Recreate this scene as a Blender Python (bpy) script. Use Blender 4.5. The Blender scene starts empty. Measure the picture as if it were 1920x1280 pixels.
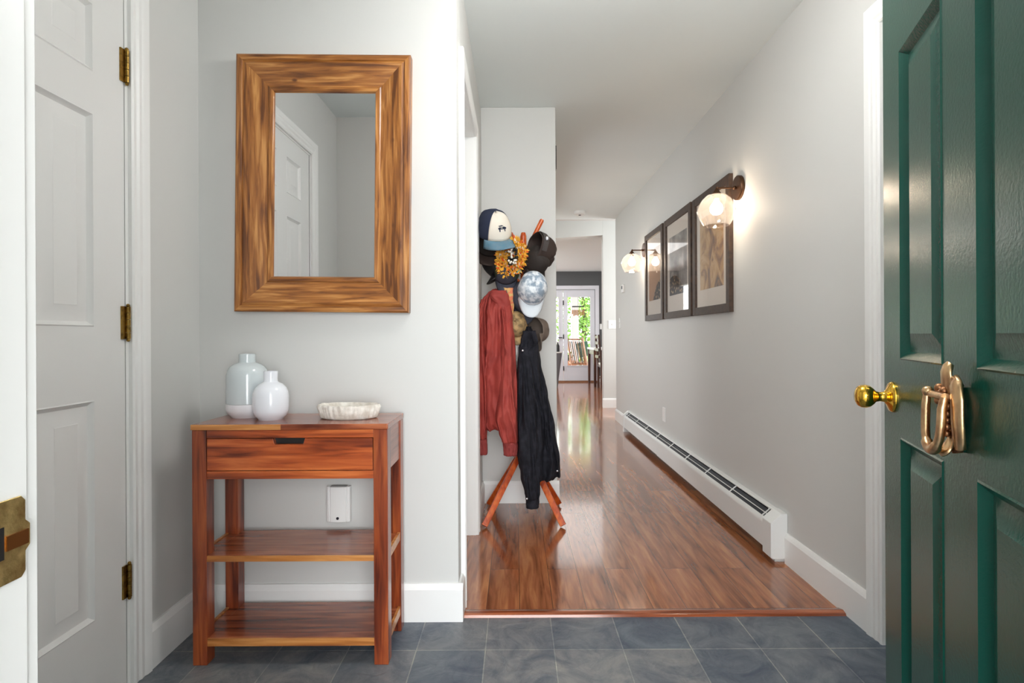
import bpy, bmesh, math, random
from mathutils import Vector, Matrix, noise
random.seed(7)
R = math.radians
S = bpy.context.scene
COL = S.collection

# ---------------------------------------------------------------- camera, world, lights, exposure
F, H0, CX, CY, ROLL = 1020.0, 1.03, 967.0, 629.0, 0.005
cam_d = bpy.data.cameras.new('camera'); cam = bpy.data.objects.new('camera', cam_d); COL.objects.link(cam)
cam_d.sensor_width = 36; cam_d.lens = F * 36 / 1920
cam_d.shift_x = -(CX - 960) / 1920; cam_d.shift_y = (CY - 640) / 1920
cam_d.clip_start = 0.02
cam.matrix_world = Matrix.Translation((0, 0, H0)) @ Matrix.Rotation(R(90), 4, 'X') @ Matrix.Rotation(-ROLL, 4, 'Z')
S.camera = cam
w = bpy.data.worlds.new('sky'); S.world = w; w.use_nodes = True
bg = w.node_tree.nodes['Background']; bg.inputs[0].default_value = (0.93, 0.97, 1.0, 1); bg.inputs[1].default_value = 3.4
S.view_settings.view_transform = 'Standard'; S.view_settings.look = 'None'
S.view_settings.exposure = 0.83; S.view_settings.gamma = 1; S.view_settings.use_curve_mapping = False

def lamp(kind, loc, energy, color=(1, 1, 1), rot=(0, 0, 0), size=0.3, size_y=None, name='fill_light'):
    l = bpy.data.lights.new(name, kind); l.energy = energy; l.color = color
    if kind == 'AREA':
        l.size = size
        if size_y: l.shape = 'RECTANGLE'; l.size_y = size_y
    else: l.shadow_soft_size = size
    o = bpy.data.objects.new(name, l); COL.objects.link(o); o.location = loc; o.rotation_euler = rot
    return o
# daylight at the open entrance, then added fill lights in unseen rooms
lamp('AREA', (0.1, -2.6, 1.5), 84, (0.96, 0.98, 1), (R(90), 0, 0), 3.0, 2.3, 'daylight_at_entrance')
lamp('AREA', (1.1, 9.6, 2.40), 26, (1, 0.99, 0.97), (0, 0, 0), 2.6, 3.0)  # unseen fill light added under the dining room ceiling
lamp('AREA', (2.6, 7.2, 1.5), 26, (0.97, 0.99, 1), (R(90), 0, R(90)), 1.2, 1.6, 'fill_from_side_room')  # added fill from the unseen right-hand room, no window behind it

lamp('AREA', (-1.0, 5.0, 1.35), 15, (0.97, 0.99, 1), (R(90), 0, R(-90)), 2.0, 1.8, 'fill_from_living_room')  # added fill to brighten the right wall and hallway ceiling

# ---------------------------------------------------------------- helpers
def P(px, py, Y):
    du, dv = px - CX, CY - py
    u = du * math.cos(ROLL) + dv * math.sin(ROLL); v = -du * math.sin(ROLL) + dv * math.cos(ROLL)
    return Vector((u * Y / F, Y, H0 + v * Y / F))

def lin(c):
    c = c / 255.0
    return c / 12.92 if c <= 0.04045 else ((c + 0.055) / 1.055) ** 2.4
def rgb(r, g, b): return (lin(r), lin(g), lin(b), 1)

def mat(name, col, rough=0.5, metal=0.0, coat=0.0, spec=0.5, bump=None, var=None, em=None, sheen=0):
    m = bpy.data.materials.new(name); m.use_nodes = True
    n = m.node_tree.nodes; l = m.node_tree.links; b = n['Principled BSDF']
    b.inputs['Base Color'].default_value = col; b.inputs['Roughness'].default_value = rough
    b.inputs['Metallic'].default_value = metal; b.inputs['Coat Weight'].default_value = coat
    b.inputs['Coat Roughness'].default_value = 0.08
    b.inputs['Specular IOR Level'].default_value = spec
    if sheen: b.inputs['Sheen Weight'].default_value = sheen
    tc = n.new('ShaderNodeTexCoord')
    if bump:
        sc, st = bump; t = n.new('ShaderNodeTexNoise'); t.inputs['Scale'].default_value = sc; t.inputs['Detail'].default_value = 4
        l.new(tc.outputs['Object'], t.inputs['Vector'])
        bp = n.new('ShaderNodeBump'); bp.inputs['Strength'].default_value = st; bp.inputs['Distance'].default_value = 0.002
        l.new(t.outputs['Fac'], bp.inputs['Height']); l.new(bp.outputs['Normal'], b.inputs['Normal'])
        if coat: l.new(bp.outputs['Normal'], b.inputs['Coat Normal'])
    if var:
        sc, c2, lo, hi = var; t = n.new('ShaderNodeTexNoise'); t.inputs['Scale'].default_value = sc; t.inputs['Detail'].default_value = 5
        l.new(tc.outputs['Object'], t.inputs['Vector'])
        r = n.new('ShaderNodeValToRGB'); r.color_ramp.elements[0].position = lo; r.color_ramp.elements[1].position = hi
        r.color_ramp.elements[0].color = col; r.color_ramp.elements[1].color = c2
        l.new(t.outputs['Fac'], r.inputs['Fac']); l.new(r.outputs['Color'], b.inputs['Base Color'])
    if em:
        b.inputs['Emission Color'].default_value = em[0]; b.inputs['Emission Strength'].default_value = em[1]
    return m

def wood(name, cols, axis='X', fine=60.0, rough=0.35, coat=0.3, rings=6.0, rw=0.26, knots=False, bumpst=0.15):
    """streaky grain running along an axis, from object coordinates"""
    m = bpy.data.materials.new(name); m.use_nodes = True
    n = m.node_tree.nodes; l = m.node_tree.links; b = n['Principled BSDF']
    tc = n.new('ShaderNodeTexCoord'); mp = n.new('ShaderNodeMapping'); l.new(tc.outputs['Object'], mp.inputs['Vector'])
    k = 0.07
    mp.inputs['Scale'].default_value = {'X': (k, 1, 1), 'Y': (1, k, 1), 'Z': (1, 1, k)}[axis]
    t1 = n.new('ShaderNodeTexNoise'); t1.inputs['Scale'].default_value = fine; t1.inputs['Detail'].default_value = 6; t1.inputs['Distortion'].default_value = 0.6
    l.new(mp.outputs['Vector'], t1.inputs['Vector'])
    mp2 = n.new('ShaderNodeMapping'); l.new(tc.outputs['Object'], mp2.inputs['Vector'])
    k2 = 0.10
    mp2.inputs['Scale'].default_value = {'X': (k2, 1, 1), 'Y': (1, k2, 1), 'Z': (1, 1, k2)}[axis]
    t2 = n.new('ShaderNodeTexNoise'); t2.inputs['Scale'].default_value = rings; t2.inputs['Detail'].default_value = 2; t2.inputs['Distortion'].default_value = 0.5
    l.new(mp2.outputs['Vector'], t2.inputs['Vector'])
    mul = n.new('ShaderNodeMath'); mul.operation = 'MULTIPLY'; mul.inputs[1].default_value = 9.0; l.new(t2.outputs['Fac'], mul.inputs[0])
    fr = n.new('ShaderNodeMath'); fr.operation = 'PINGPONG'; fr.inputs[1].default_value = 1.0; l.new(mul.outputs[0], fr.inputs[0])
    mx = n.new('ShaderNodeMath'); mx.operation = 'MULTIPLY_ADD'; mx.inputs[1].default_value = rw; l.new(fr.outputs[0], mx.inputs[0])
    m3 = n.new('ShaderNodeMath'); m3.operation = 'MULTIPLY'; m3.inputs[1].default_value = 1.25; l.new(t1.outputs['Fac'], m3.inputs[0]); l.new(m3.outputs[0], mx.inputs[2])
    r = n.new('ShaderNodeValToRGB'); cr = r.color_ramp
    cr.elements[0].position = 0.5; cr.elements[0].color = cols[0]; cr.elements[1].position = 1.0; cr.elements[1].color = cols[-1]
    if len(cols) == 3: e = cr.elements.new(0.76); e.color = cols[1]
    l.new(mx.outputs[0], r.inputs['Fac']); outc = r.outputs['Color']
    if knots:
        v = n.new('ShaderNodeTexVoronoi'); v.inputs['Scale'].default_value = 5.5
        mp3 = n.new('ShaderNodeMapping'); mp3.inputs['Scale'].default_value = (1.6, 1, 0.9) if axis == 'Z' else (0.9, 1, 1.6); l.new(tc.outputs['Object'], mp3.inputs['Vector']); l.new(mp3.outputs['Vector'], v.inputs['Vector'])
        kr = n.new('ShaderNodeValToRGB'); kr.color_ramp.elements[0].position = 0.03; kr.color_ramp.elements[1].position = 0.065
        kr.color_ramp.elements[0].color = (1, 1, 1, 1); kr.color_ramp.elements[1].color = (0, 0, 0, 1)
        l.new(v.outputs['Distance'], kr.inputs['Fac'])
        mix = n.new('ShaderNodeMix'); mix.data_type = 'RGBA'; l.new(kr.outputs['Color'], mix.inputs[0]); l.new(outc, mix.inputs[6]); mix.inputs[7].default_value = cols[0]
        outc = mix.outputs[2]
    l.new(outc, b.inputs['Base Color'])
    b.inputs['Roughness'].default_value = rough; b.inputs['Coat Weight'].default_value = coat; b.inputs['Coat Roughness'].default_value = 0.15
    bp = n.new('ShaderNodeBump'); bp.inputs['Strength'].default_value = bumpst; bp.inputs['Distance'].default_value = 0.001
    l.new(t1.outputs['Fac'], bp.inputs['Height']); l.new(bp.outputs['Normal'], b.inputs['Normal'])
    return m

def thin_glass(name, tint=(1, 1, 1, 1), refl=1.0, rough=0.02, veil=0.0):
    m = bpy.data.materials.new(name); m.use_nodes = True
    n = m.node_tree.nodes; l = m.node_tree.links; n.remove(n['Principled BSDF']); out = n['Material Output']
    tr = n.new('ShaderNodeBsdfTransparent'); tr.inputs[0].default_value = tint
    gl = n.new('ShaderNodeBsdfGlossy'); gl.inputs['Roughness'].default_value = rough
    lw = n.new('ShaderNodeLayerWeight'); pw_ = n.new('ShaderNodeMath'); pw_.operation = 'POWER'; pw_.inputs[1].default_value = 5.0; l.new(lw.outputs['Facing'], pw_.inputs[0])
    mu = n.new('ShaderNodeMath'); mu.operation = 'MULTIPLY_ADD'; mu.inputs[1].default_value = 0.9 * refl; mu.inputs[2].default_value = 0.04 * refl; l.new(pw_.outputs[0], mu.inputs[0])
    mx = n.new('ShaderNodeMixShader'); l.new(mu.outputs[0], mx.inputs[0]); l.new(tr.outputs[0], mx.inputs[1]); l.new(gl.outputs[0], mx.inputs[2])
    last = mx
    if veil:
        df = n.new('ShaderNodeBsdfTranslucent'); df.inputs[0].default_value = (1, 0.95, 0.9, 1)
        m2 = n.new('ShaderNodeMixShader'); m2.inputs[0].default_value = veil; l.new(mx.outputs[0], m2.inputs[1]); l.new(df.outputs[0], m2.inputs[2]); last = m2
    l.new(last.outputs[0], out.inputs[0])
    return m

class MB:
    def __init__(s): s.v = []; s.f = []
    def add(s, vs, fs):
        o = len(s.v); s.v += [Vector(v) for v in vs]; s.f += [tuple(i + o for i in f) for f in fs]; return s
    def box(s, x0, x1, y0, y1, z0, z1):
        return s.add([(x0, y0, z0), (x1, y0, z0), (x1, y1, z0), (x0, y1, z0), (x0, y0, z1), (x1, y0, z1), (x1, y1, z1), (x0, y1, z1)],
                     [(3, 2, 1, 0), (4, 5, 6, 7), (0, 1, 5, 4), (1, 2, 6, 5), (2, 3, 7, 6), (3, 0, 4, 7)])
    def bar(s, p, q, w, d=None, w2=None, up=(0, 0, 1)):
        p, q = Vector(p), Vector(q); d = d or w; z = (q - p).normalized(); up = Vector(up)
        if abs(z.dot(up)) > 0.98: up = Vector((0, 1, 0))
        x = z.cross(up).normalized(); y = z.cross(x); k = (w2 / w) if w2 else 1
        vs = [p + x * a * w / 2 + y * b * d / 2 for a, b in ((-1, -1), (1, -1), (1, 1), (-1, 1))] + [q + x * a * w * k / 2 + y * b * d * k / 2 for a, b in ((-1, -1), (1, -1), (1, 1), (-1, 1))]
        return s.add(vs, [(3, 2, 1, 0), (4, 5, 6, 7), (0, 1, 5, 4), (1, 2, 6, 5), (2, 3, 7, 6), (3, 0, 4, 7)])
    def tube(s, pts, r, n=12, cap=True):
        pts = [Vector(p) for p in pts]; rs = r if isinstance(r, (list, tuple)) else [r] * len(pts); rings = []
        t0 = (pts[1] - pts[0]).normalized(); ref = Vector((0, 0, 1)) if abs(t0.z) < 0.9 else Vector((1, 0, 0)); x = t0.cross(ref).normalized()
        for i, p in enumerate(pts):
            t = (pts[min(i + 1, len(pts) - 1)] - pts[max(i - 1, 0)]).normalized(); x = (x - t * x.dot(t)).normalized(); y = t.cross(x)
            rings.append([p + (x * math.cos(2 * math.pi * k / n) + y * math.sin(2 * math.pi * k / n)) * rs[i] for k in range(n)])
        return s.loft(rings, cap)
    def loft(s, rings, cap=True, closed=True):
        n = len(rings[0]); vs = [v for r in rings for v in r]; fs = []
        for i in range(len(rings) - 1):
            for k in range(n if closed else n - 1):
                a, b = i * n + k, i * n + (k + 1) % n; fs.append((a, b, b + n, a + n))
        if cap and closed: fs.append(tuple(range(n - 1, -1, -1))); fs.append(tuple((len(rings) - 1) * n + k for k in range(n)))
        return s.add(vs, fs)
    def lathe(s, prof, o=(0, 0, 0), ax=None, n=40, M=None):
        M = M or Matrix.Identity(3)
        if ax is not None: M = Vector((0, 0, 1)).rotation_difference(Vector(ax)).to_matrix()
        o = Vector(o)
        return s.loft([[o + M @ Vector((r * math.cos(2 * math.pi * k / n), r * math.sin(2 * math.pi * k / n), z)) for k in range(n)] for r, z in prof])
    def sphere(s, c, r, n=14, sc=(1, 1, 1)):
        c = Vector(c); return s.loft([[c + Vector((sc[0] * r * math.sin(a) * math.cos(2 * math.pi * k / n), sc[1] * r * math.sin(a) * math.sin(2 * math.pi * k / n), sc[2] * r * math.cos(a))) for k in range(n)] for a in [0.02 + (math.pi - 0.04) * i / 9 for i in range(10)]])
    def prism(s, poly, a, b, fn):
        """poly list of 2D points, fn(u,v,w)->Vector"""
        return s.loft([[fn(u, v, a) for u, v in poly], [fn(u, v, b) for u, v in poly]])
    def tf(s, M):
        s.v = [M @ v for v in s.v]; return s
    def build(s, name, m, parent=None, bevel=0.0, smooth=False, seg=2, sub=0, ang=40):
        me = bpy.data.meshes.new(name); me.from_pydata([tuple(v) for v in s.v], [], s.f); me.update()
        bm = bmesh.new(); bm.from_mesh(me); bmesh.ops.recalc_face_normals(bm, faces=bm.faces); bm.to_mesh(me); bm.free()
        me.materials.append(m)
        o = bpy.data.objects.new(name, me); COL.objects.link(o)
        if parent is not None:
            o.parent = parent; o.matrix_parent_inverse = parent.matrix_basis.inverted()
        if smooth:
            for p in me.polygons: p.use_smooth = True
            if ang:
                me.set_sharp_from_angle(angle=R(ang))
        if bevel:
            b = o.modifiers.new('bevel', 'BEVEL'); b.width = bevel; b.segments = seg; b.limit_method = 'ANGLE'; b.angle_limit = R(35)
            for p in me.polygons: p.use_smooth = True
            wn = o.modifiers.new('wn', 'WEIGHTED_NORMAL'); wn.keep_sharp = True
        if sub:
            q = o.modifiers.new('sub', 'SUBSURF'); q.levels = sub; q.render_levels = sub
        return o

def tag(o, label=None, cat=None, group=None, kind=None):
    if label: o['label'] = label
    if cat: o['category'] = cat
    if group: o['group'] = group
    if kind: o['kind'] = kind
    return o
def thing(name, loc, label, cat, group=None, kind=None):
    o = bpy.data.objects.new(name, None); COL.objects.link(o); o.location = loc; o.empty_display_size = 0.05
    return tag(o, label, cat, group, kind)
def struct(name, mb, m, label=None, cat=None, bevel=0.0, **k):
    o = mb.build(name, m, None, bevel, **k); return tag(o, label, cat, None, 'structure')

# ---------------------------------------------------------------- materials
M_wall = mat('wall_paint', rgb(211, 211, 208), 0.6, spec=0.3, bump=(180, 0.05))
M_dark = mat('charcoal_paint', rgb(84, 85, 86), 0.6)
M_ceil = mat('ceiling_paint', rgb(230, 236, 235), 0.8, spec=0.2, bump=(120, 0.05))
M_trim = mat('trim_paint', rgb(240, 240, 238), 0.35)
M_doorw = mat('white_door_paint', rgb(232, 232, 230), 0.4, bump=(90, 0.05))
M_brass = mat('polished_brass', rgb(232, 184, 72), 0.13, 1.0)
M_hinge = mat('aged_brass', rgb(160, 128, 64), 0.32, 1.0, var=(60, rgb(90, 70, 38), 0.45, 0.7))
M_green = mat('green_door_paint', rgb(10, 70, 58), 0.27, coat=0.08, spec=0.42, bump=(170, 0.2))
M_bronze = mat('oil_rubbed_bronze', rgb(92, 66, 48), 0.35, 0.85)
M_black = mat('black_metal', rgb(28, 26, 26), 0.45)
M_plast = mat('white_plastic', rgb(238, 238, 236), 0.35)
M_dgrey = mat('dark_slot', rgb(30, 34, 44), 0.5, 0.4)
M_heat = mat('heater_enamel', rgb(232, 233, 231), 0.4)
RED = (rgb(104, 38, 16), rgb(178, 82, 36), rgb(214, 116, 58))
M_tX = wood('acacia_wood_x', RED, 'X', 55, 0.3, 0.4, 7)
M_tZ = wood('acacia_wood_z', (rgb(84, 30, 14), rgb(138, 60, 28), rgb(172, 88, 42)), 'Z', 55, 0.3, 0.4, 7)
M_tY = wood('acacia_wood_side', (rgb(92, 40, 26), rgb(140, 76, 52), rgb(168, 102, 76)), 'Y', 55, 0.32, 0.4, 7)
M_tT = wood('acacia_wood_top', (rgb(96, 40, 22), rgb(150, 76, 46), rgb(190, 112, 72)), 'X', 45, 0.25, 0.5, 5)
M_sap = wood('pale_sapwood', (rgb(150, 88, 40), rgb(190, 120, 58), rgb(214, 150, 86)), 'X', 60, 0.35, 0.3, 8)
PINE = (rgb(98, 54, 20), rgb(160, 100, 44), rgb(202, 144, 80))
M_mZ = wood('stained_pine_z', PINE, 'Z', 80, 0.38, 0.25, 9, 0.2, True, 0.3)
M_mX = wood('stained_pine_x', PINE, 'X', 80, 0.38, 0.25, 9, 0.2, True, 0.3)
M_orange = wood('orange_wood', (rgb(150, 50, 10), rgb(196, 80, 22), rgb(214, 104, 36)), 'Z', 60, 0.3, 0.4, 8)
M_frame = mat('dark_frame', rgb(72, 52, 38), 0.5, var=(40, rgb(44, 32, 25), 0.4, 0.7))
M_matb = mat('cream_mat_board', rgb(226, 214, 200), 0.7)
M_glass = thin_glass('picture_glass')
M_pane = thin_glass('window_pane', refl=0.7)
M_shade = thin_glass('blush_glass_shade', (0.97, 0.93, 0.9, 1), 1.3, 0.03, 0.04)
M_dbrown = wood('dark_walnut', (rgb(44, 22, 14), rgb(74, 38, 24), rgb(98, 54, 34)), 'Z', 50, 0.35)

def slate_material():
    m = bpy.data.materials.new('slate_tiles'); m.use_nodes = True
    n = m.node_tree.nodes; l = m.node_tree.links; b = n['Principled BSDF']
    tc = n.new('ShaderNodeTexCoord'); mp = n.new('ShaderNodeMapping'); mp.inputs['Location'].default_value = (0.105 + 0.2258 * 20, -1.784 + 0.2258 * 20, 0)
    l.new(tc.outputs['Object'], mp.inputs['Vector'])
    br = n.new('ShaderNodeTexBrick'); br.offset = 0; br.inputs['Scale'].default_value = 1; br.inputs['Brick Width'].default_value = 0.2258; br.inputs['Row Height'].default_value = 0.2258
    br.inputs['Mortar Size'].default_value = 0.0022; br.inputs['Mortar Smooth'].default_value = 0.3; br.inputs['Bias'].default_value = 0
    br.inputs['Color1'].default_value = rgb(88, 98, 110); br.inputs['Color2'].default_value = rgb(128, 127, 128); br.inputs['Mortar'].default_value = rgb(150, 150, 146)
    l.new(mp.outputs['Vector'], br.inputs['Vector'])
    t = n.new('ShaderNodeTexNoise'); t.inputs['Scale'].default_value = 7; t.inputs['Detail'].default_value = 8; t.inputs['Roughness'].default_value = 0.65; t.inputs['Distortion'].default_value = 1.4
    l.new(tc.outputs['Object'], t.inputs['Vector'])
    r = n.new('ShaderNodeValToRGB'); r.color_ramp.elements[0].position = 0.32; r.color_ramp.elements[0].color = (0.42, 0.50, 0.62, 1); r.color_ramp.elements[1].position = 0.68; r.color_ramp.elements[1].color = (1.3, 1.28, 1.2, 1)
    l.new(t.outputs['Fac'], r.inputs['Fac'])
    mx = n.new('ShaderNodeMix'); mx.data_type = 'RGBA'; mx.blend_type = 'MULTIPLY'; mx.inputs[0].default_value = 1
    l.new(br.outputs['Color'], mx.inputs[6]); l.new(r.outputs['Color'], mx.inputs[7]); l.new(mx.outputs[2], b.inputs['Base Color'])
    b.inputs['Roughness'].default_value = 0.42
    t2 = n.new('ShaderNodeTexNoise'); t2.inputs['Scale'].default_value = 16; t2.inputs['Detail'].default_value = 9; t2.inputs['Distortion'].default_value = 2.0; l.new(tc.outputs['Object'], t2.inputs['Vector'])
    ma = n.new('ShaderNodeMath'); ma.operation = 'MULTIPLY_ADD'; l.new(br.outputs['Fac'], ma.inputs[0]); ma.inputs[1].default_value = -0.6; l.new(t2.outputs['Fac'], ma.inputs[2])
    bp = n.new('ShaderNodeBump'); bp.inputs['Strength'].default_value = 0.6; bp.inputs['Distance'].default_value = 0.006; l.new(ma.outputs[0], bp.inputs['Height']); l.new(bp.outputs['Normal'], b.inputs['Normal'])
    return m
def plank_material():
    m = bpy.data.materials.new('wood_floor_planks'); m.use_nodes = True
    n = m.node_tree.nodes; l = m.node_tree.links; b = n['Principled BSDF']
    tc = n.new('ShaderNodeTexCoord'); sp = n.new('ShaderNodeSeparateXYZ'); cb = n.new('ShaderNodeCombineXYZ'); l.new(tc.outputs['Object'], sp.inputs[0])
    a1 = n.new('ShaderNodeMath'); a1.inputs[1].default_value = 5.03; l.new(sp.outputs[0], a1.inputs[0]); l.new(sp.outputs[1], cb.inputs[0]); l.new(a1.outputs[0], cb.inputs[1])
    br = n.new('ShaderNodeTexBrick'); br.offset = 0.37; br.inputs['Scale'].default_value = 1; br.inputs['Brick Width'].default_value = 1.2; br.inputs['Row Height'].default_value = 0.126
    br.inputs['Mortar Size'].default_value = 0.0009; br.inputs['Mortar Smooth'].default_value = 0.1
    br.inputs['Color1'].default_value = (0.0, 0.0, 0.0, 1); br.inputs['Color2'].default_value = (1, 1, 1, 1); br.inputs['Mortar'].default_value = (0.5, 0.5, 0.5, 1)
    l.new(cb.outputs[0], br.inputs['Vector'])
    # grain, shifted per plank
    mp = n.new('ShaderNodeMapping'); mp.inputs['Scale'].default_value = (1, 0.10, 1); l.new(tc.outputs['Object'], mp.inputs['Vector'])
    sh = n.new('ShaderNodeVectorMath'); sh.operation = 'MULTIPLY_ADD'; sh.inputs[1].default_value = (3.1, 7.7, 5.3); l.new(br.outputs['Color'], sh.inputs[0]); l.new(mp.outputs['Vector'], sh.inputs[2])
    t1 = n.new('ShaderNodeTexNoise'); t1.inputs['Scale'].default_value = 40; t1.inputs['Detail'].default_value = 6; t1.inputs['Distortion'].default_value = 0.8; l.new(sh.outputs[0], t1.inputs['Vector'])
    mp2 = n.new('ShaderNodeMapping'); mp2.inputs['Scale'].default_value = (2.2, 1.6, 1); l.new(sh.outputs[0], mp2.inputs['Vector'])
    t2 = n.new('ShaderNodeTexNoise'); t2.inputs['Scale'].default_value = 5; t2.inputs['Detail'].default_value = 3; t2.inputs['Distortion'].default_value = 1.6; l.new(mp2.outputs[0], t2.inputs['Vector'])
    mm = n.new('ShaderNodeMath'); mm.operation = 'MULTIPLY_ADD'; mm.inputs[1].default_value = 0.5; l.new(t1.outputs['Fac'], mm.inputs[0])
    m4 = n.new('ShaderNodeMath'); m4.operation = 'MULTIPLY'; m4.inputs[1].default_value = 0.5; l.new(t2.outputs['Fac'], m4.inputs[0]); l.new(m4.outputs[0], mm.inputs[2])
    r = n.new('ShaderNodeValToRGB'); cr = r.color_ramp; cr.elements[0].position = 0.34; cr.elements[0].color = rgb(104, 58, 36); cr.elements[1].position = 0.66; cr.elements[1].color = rgb(190, 128, 84)
    e = cr.elements.new(0.5); e.color = rgb(156, 96, 62)
    l.new(mm.outputs[0], r.inputs['Fac'])
    mx = n.new('ShaderNodeMix'); mx.data_type = 'RGBA'; mx.blend_type = 'MULTIPLY'; mx.inputs[0].default_value = 1; l.new(r.outputs['Color'], mx.inputs[6])
    r2 = n.new('ShaderNodeValToRGB'); r2.color_ramp.elements[0].color = (0.78, 0.74, 0.72, 1); r2.color_ramp.elements[1].color = (1.1, 1.08, 1.05, 1); l.new(br.outputs['Color'], r2.inputs['Fac']); l.new(r2.outputs['Color'], mx.inputs[7])
    mo = n.new('ShaderNodeMix'); mo.data_type = 'RGBA'; l.new(br.outputs['Fac'], mo.inputs[0]); l.new(mx.outputs[2], mo.inputs[6]); mo.inputs[7].default_value = rgb(66, 34, 20)
    l.new(mo.outputs[2], b.inputs['Base Color']); b.inputs['Roughness'].default_value = 0.16; b.inputs['Coat Weight'].default_value = 0.5; b.inputs['Coat Roughness'].default_value = 0.07
    bp = n.new('ShaderNodeBump'); bp.inputs['Strength'].default_value = 0.25; bp.inputs['Distance'].default_value = 0.0015; bp.invert = True; l.new(br.outputs['Fac'], bp.inputs['Height']); l.new(bp.outputs['Normal'], b.inputs['Normal'])
    return m
M_slate = slate_material(); M_plank = plank_material()

# ---------------------------------------------------------------- setting dimensions
XL, XH, XR, ZC = -1.148, -0.211, 1.22, 2.44       # nook left wall, hall left wall, right wall, ceiling
YB, YE, YF = 1.975, 3.36, 0.42                    # nook back wall, hall end wall, front wall (inner face)
YW = 1.995                                        # where the wood floor starts
XC = 0.252                                        # corner of the end wall

struct('floor', MB().box(-1.3, 1.35, -0.2, YW, -0.05, 0.0), M_slate, 'dark blue-grey slate tiled entry floor', 'floor')
struct('floor', MB().box(-2.5, 4.2, YW, 12.05, -0.05, 0.0), M_plank, 'glossy reddish brown plank floor down the hallway', 'floor')
# ceilings
struct('ceiling', MB().box(XC - 0.12, 1.35, YE, 6.62, ZC, ZC + 0.1).box(-1.3, 1.35, YF - 0.17, YE, ZC, ZC + 0.1), M_ceil, 'white hallway ceiling', 'ceiling')
struct('ceiling', MB().box(-1.3, 4.2, 6.62, 7.72, 2.80, 2.9), M_ceil, 'raised ceiling beyond the hallway', 'ceiling')
struct('ceiling', MB().box(-1.3, 4.2, 7.84, 12.0, ZC, ZC + 0.1), M_ceil, 'dining room ceiling', 'ceiling')
struct('wall_step', MB().box(-1.3, 4.2, 6.62, 6.70, ZC, 2.8), M_wall)
# walls
D1a, D1b = 0.885, 1.60      # left closet door opening along Y
wl = MB().box(XL - 0.12, XL, YF, D1a, 0, ZC).box(XL - 0.12, XL, D1b, YB, 0, ZC).box(XL - 0.12, XL, D1a, D1b, 2.045, ZC)
struct('wall_left', wl, M_wall, 'light grey wall of the entry nook left of the console table', 'wall')
struct('wall_back', MB().box(XL - 0.12, XH, YB, YB + 0.115, 0, ZC), M_wall, 'pale grey wall behind the console table', 'wall', bevel=0.004)
O1, O2 = 2.125, 2.815       # opening in hall left wall
wh = MB().box(XH - 0.12, XH, YB + 0.115, O1, 0, ZC).box(XH - 0.12, XH, O2, YE + 0.12, 0, ZC).box(XH - 0.12, XH, O1, O2, 2.06, ZC)
struct('wall_hall', wh, M_wall, 'grey hallway wall with doorway beside the nook', 'wall')
struct('wall_end', MB().box(XH, XC, YE, YE + 0.12, 0, ZC), M_wall, 'pale wall section behind the coat rack', 'wall', bevel=0.004)
struct('wall_corridor', MB().box(XC - 0.12, XC, YE + 0.12, 3.95, 0, ZC).box(XC - 0.12, XC, 6.1, 6.62, 0, ZC).box(XC - 0.12, XC, 3.95, 6.1, 2.2, ZC), M_wall)  # unseen wide opening added so the living room fill reaches the hallway
D3a, D3b = 1.07, 1.80
wr = MB().box(XR, XR + 0.12, D3b, 6.62, 0, ZC).box(XR, XR + 0.12, YF, D3a, 0, ZC).box(XR, XR + 0.12, D3a, D3b, 2.06, ZC)
struct('wall_right', wr, M_wall, 'long light grey hallway wall with sconces and pictures', 'wall')
HX, HY = 0.562, 0.435       # front door hinge
JX = -0.379                 # left jamb face of the entrance
wf = MB().box(XL - 0.12, JX - 0.02, YF - 0.17, YF, 0, ZC).box(HX + 0.04, XR + 0.12, YF - 0.17, YF, 0, ZC).box(JX - 0.02, HX + 0.04, YF - 0.17, YF, 2.07, ZC)
struct('wall_front', wf, M_wall, 'grey wall around the entrance', 'wall')
# far wall pieces
struct('wall_far', MB().box(1.241, 2.4, 7.72, 7.84, 0, 2.80), M_wall, 'narrow grey wall section with light switch at the hall end', 'wall', bevel=0.003)
hd = MB().prism([(-1.3, 2.30), (1.241, 2.45), (1.241, 2.80), (-1.3, 2.80)], 7.72, 7.84, lambda u, v, w_: Vector((u, w_, v)))
struct('wall_header', hd, M_wall)
# side room on the right beyond the hall, closed far out of view
struct('wall_living_room', MB().box(-2.5, -2.4, YE, 6.62, 0, ZC).box(-2.5, XH - 0.12, YE, YE + 0.12, 0, ZC).box(-2.5, XC - 0.12, 6.5, 6.62, 0, ZC), M_wall)
struct('ceiling', MB().box(-2.5, XC - 0.12, YE, 6.62, ZC, ZC + 0.1), M_ceil)
struct('wall_side_room', MB().box(4.08, 4.2, 6.5, 12, 0, 2.8).box(-1.3, -1.2, 6.5, 9.0, 0, 2.8).box(-1.3, -1.2, 9.0, 12.0, 0, 0.8).box(-1.3, -1.2, 9.0, 12.0, 2.1, 2.5).box(XR + 0.12, 4.2, 6.5, 6.62, 0, 2.8), M_wall)
# dining room far wall with french door opening
YD = 12.0
fx0, fx1, ftop = 0.36, 1.755, 2.04
dk = MB().box(-1.3, fx0, YD, YD + 0.15, 0, ZC).box(fx1, 4.2, YD, YD + 0.15, 0, ZC).box(fx0, fx1, YD, YD + 0.15, ftop, ZC)
struct('wall_dining', dk, M_dark, 'charcoal wall around the glazed double doors', 'wall')

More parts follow.
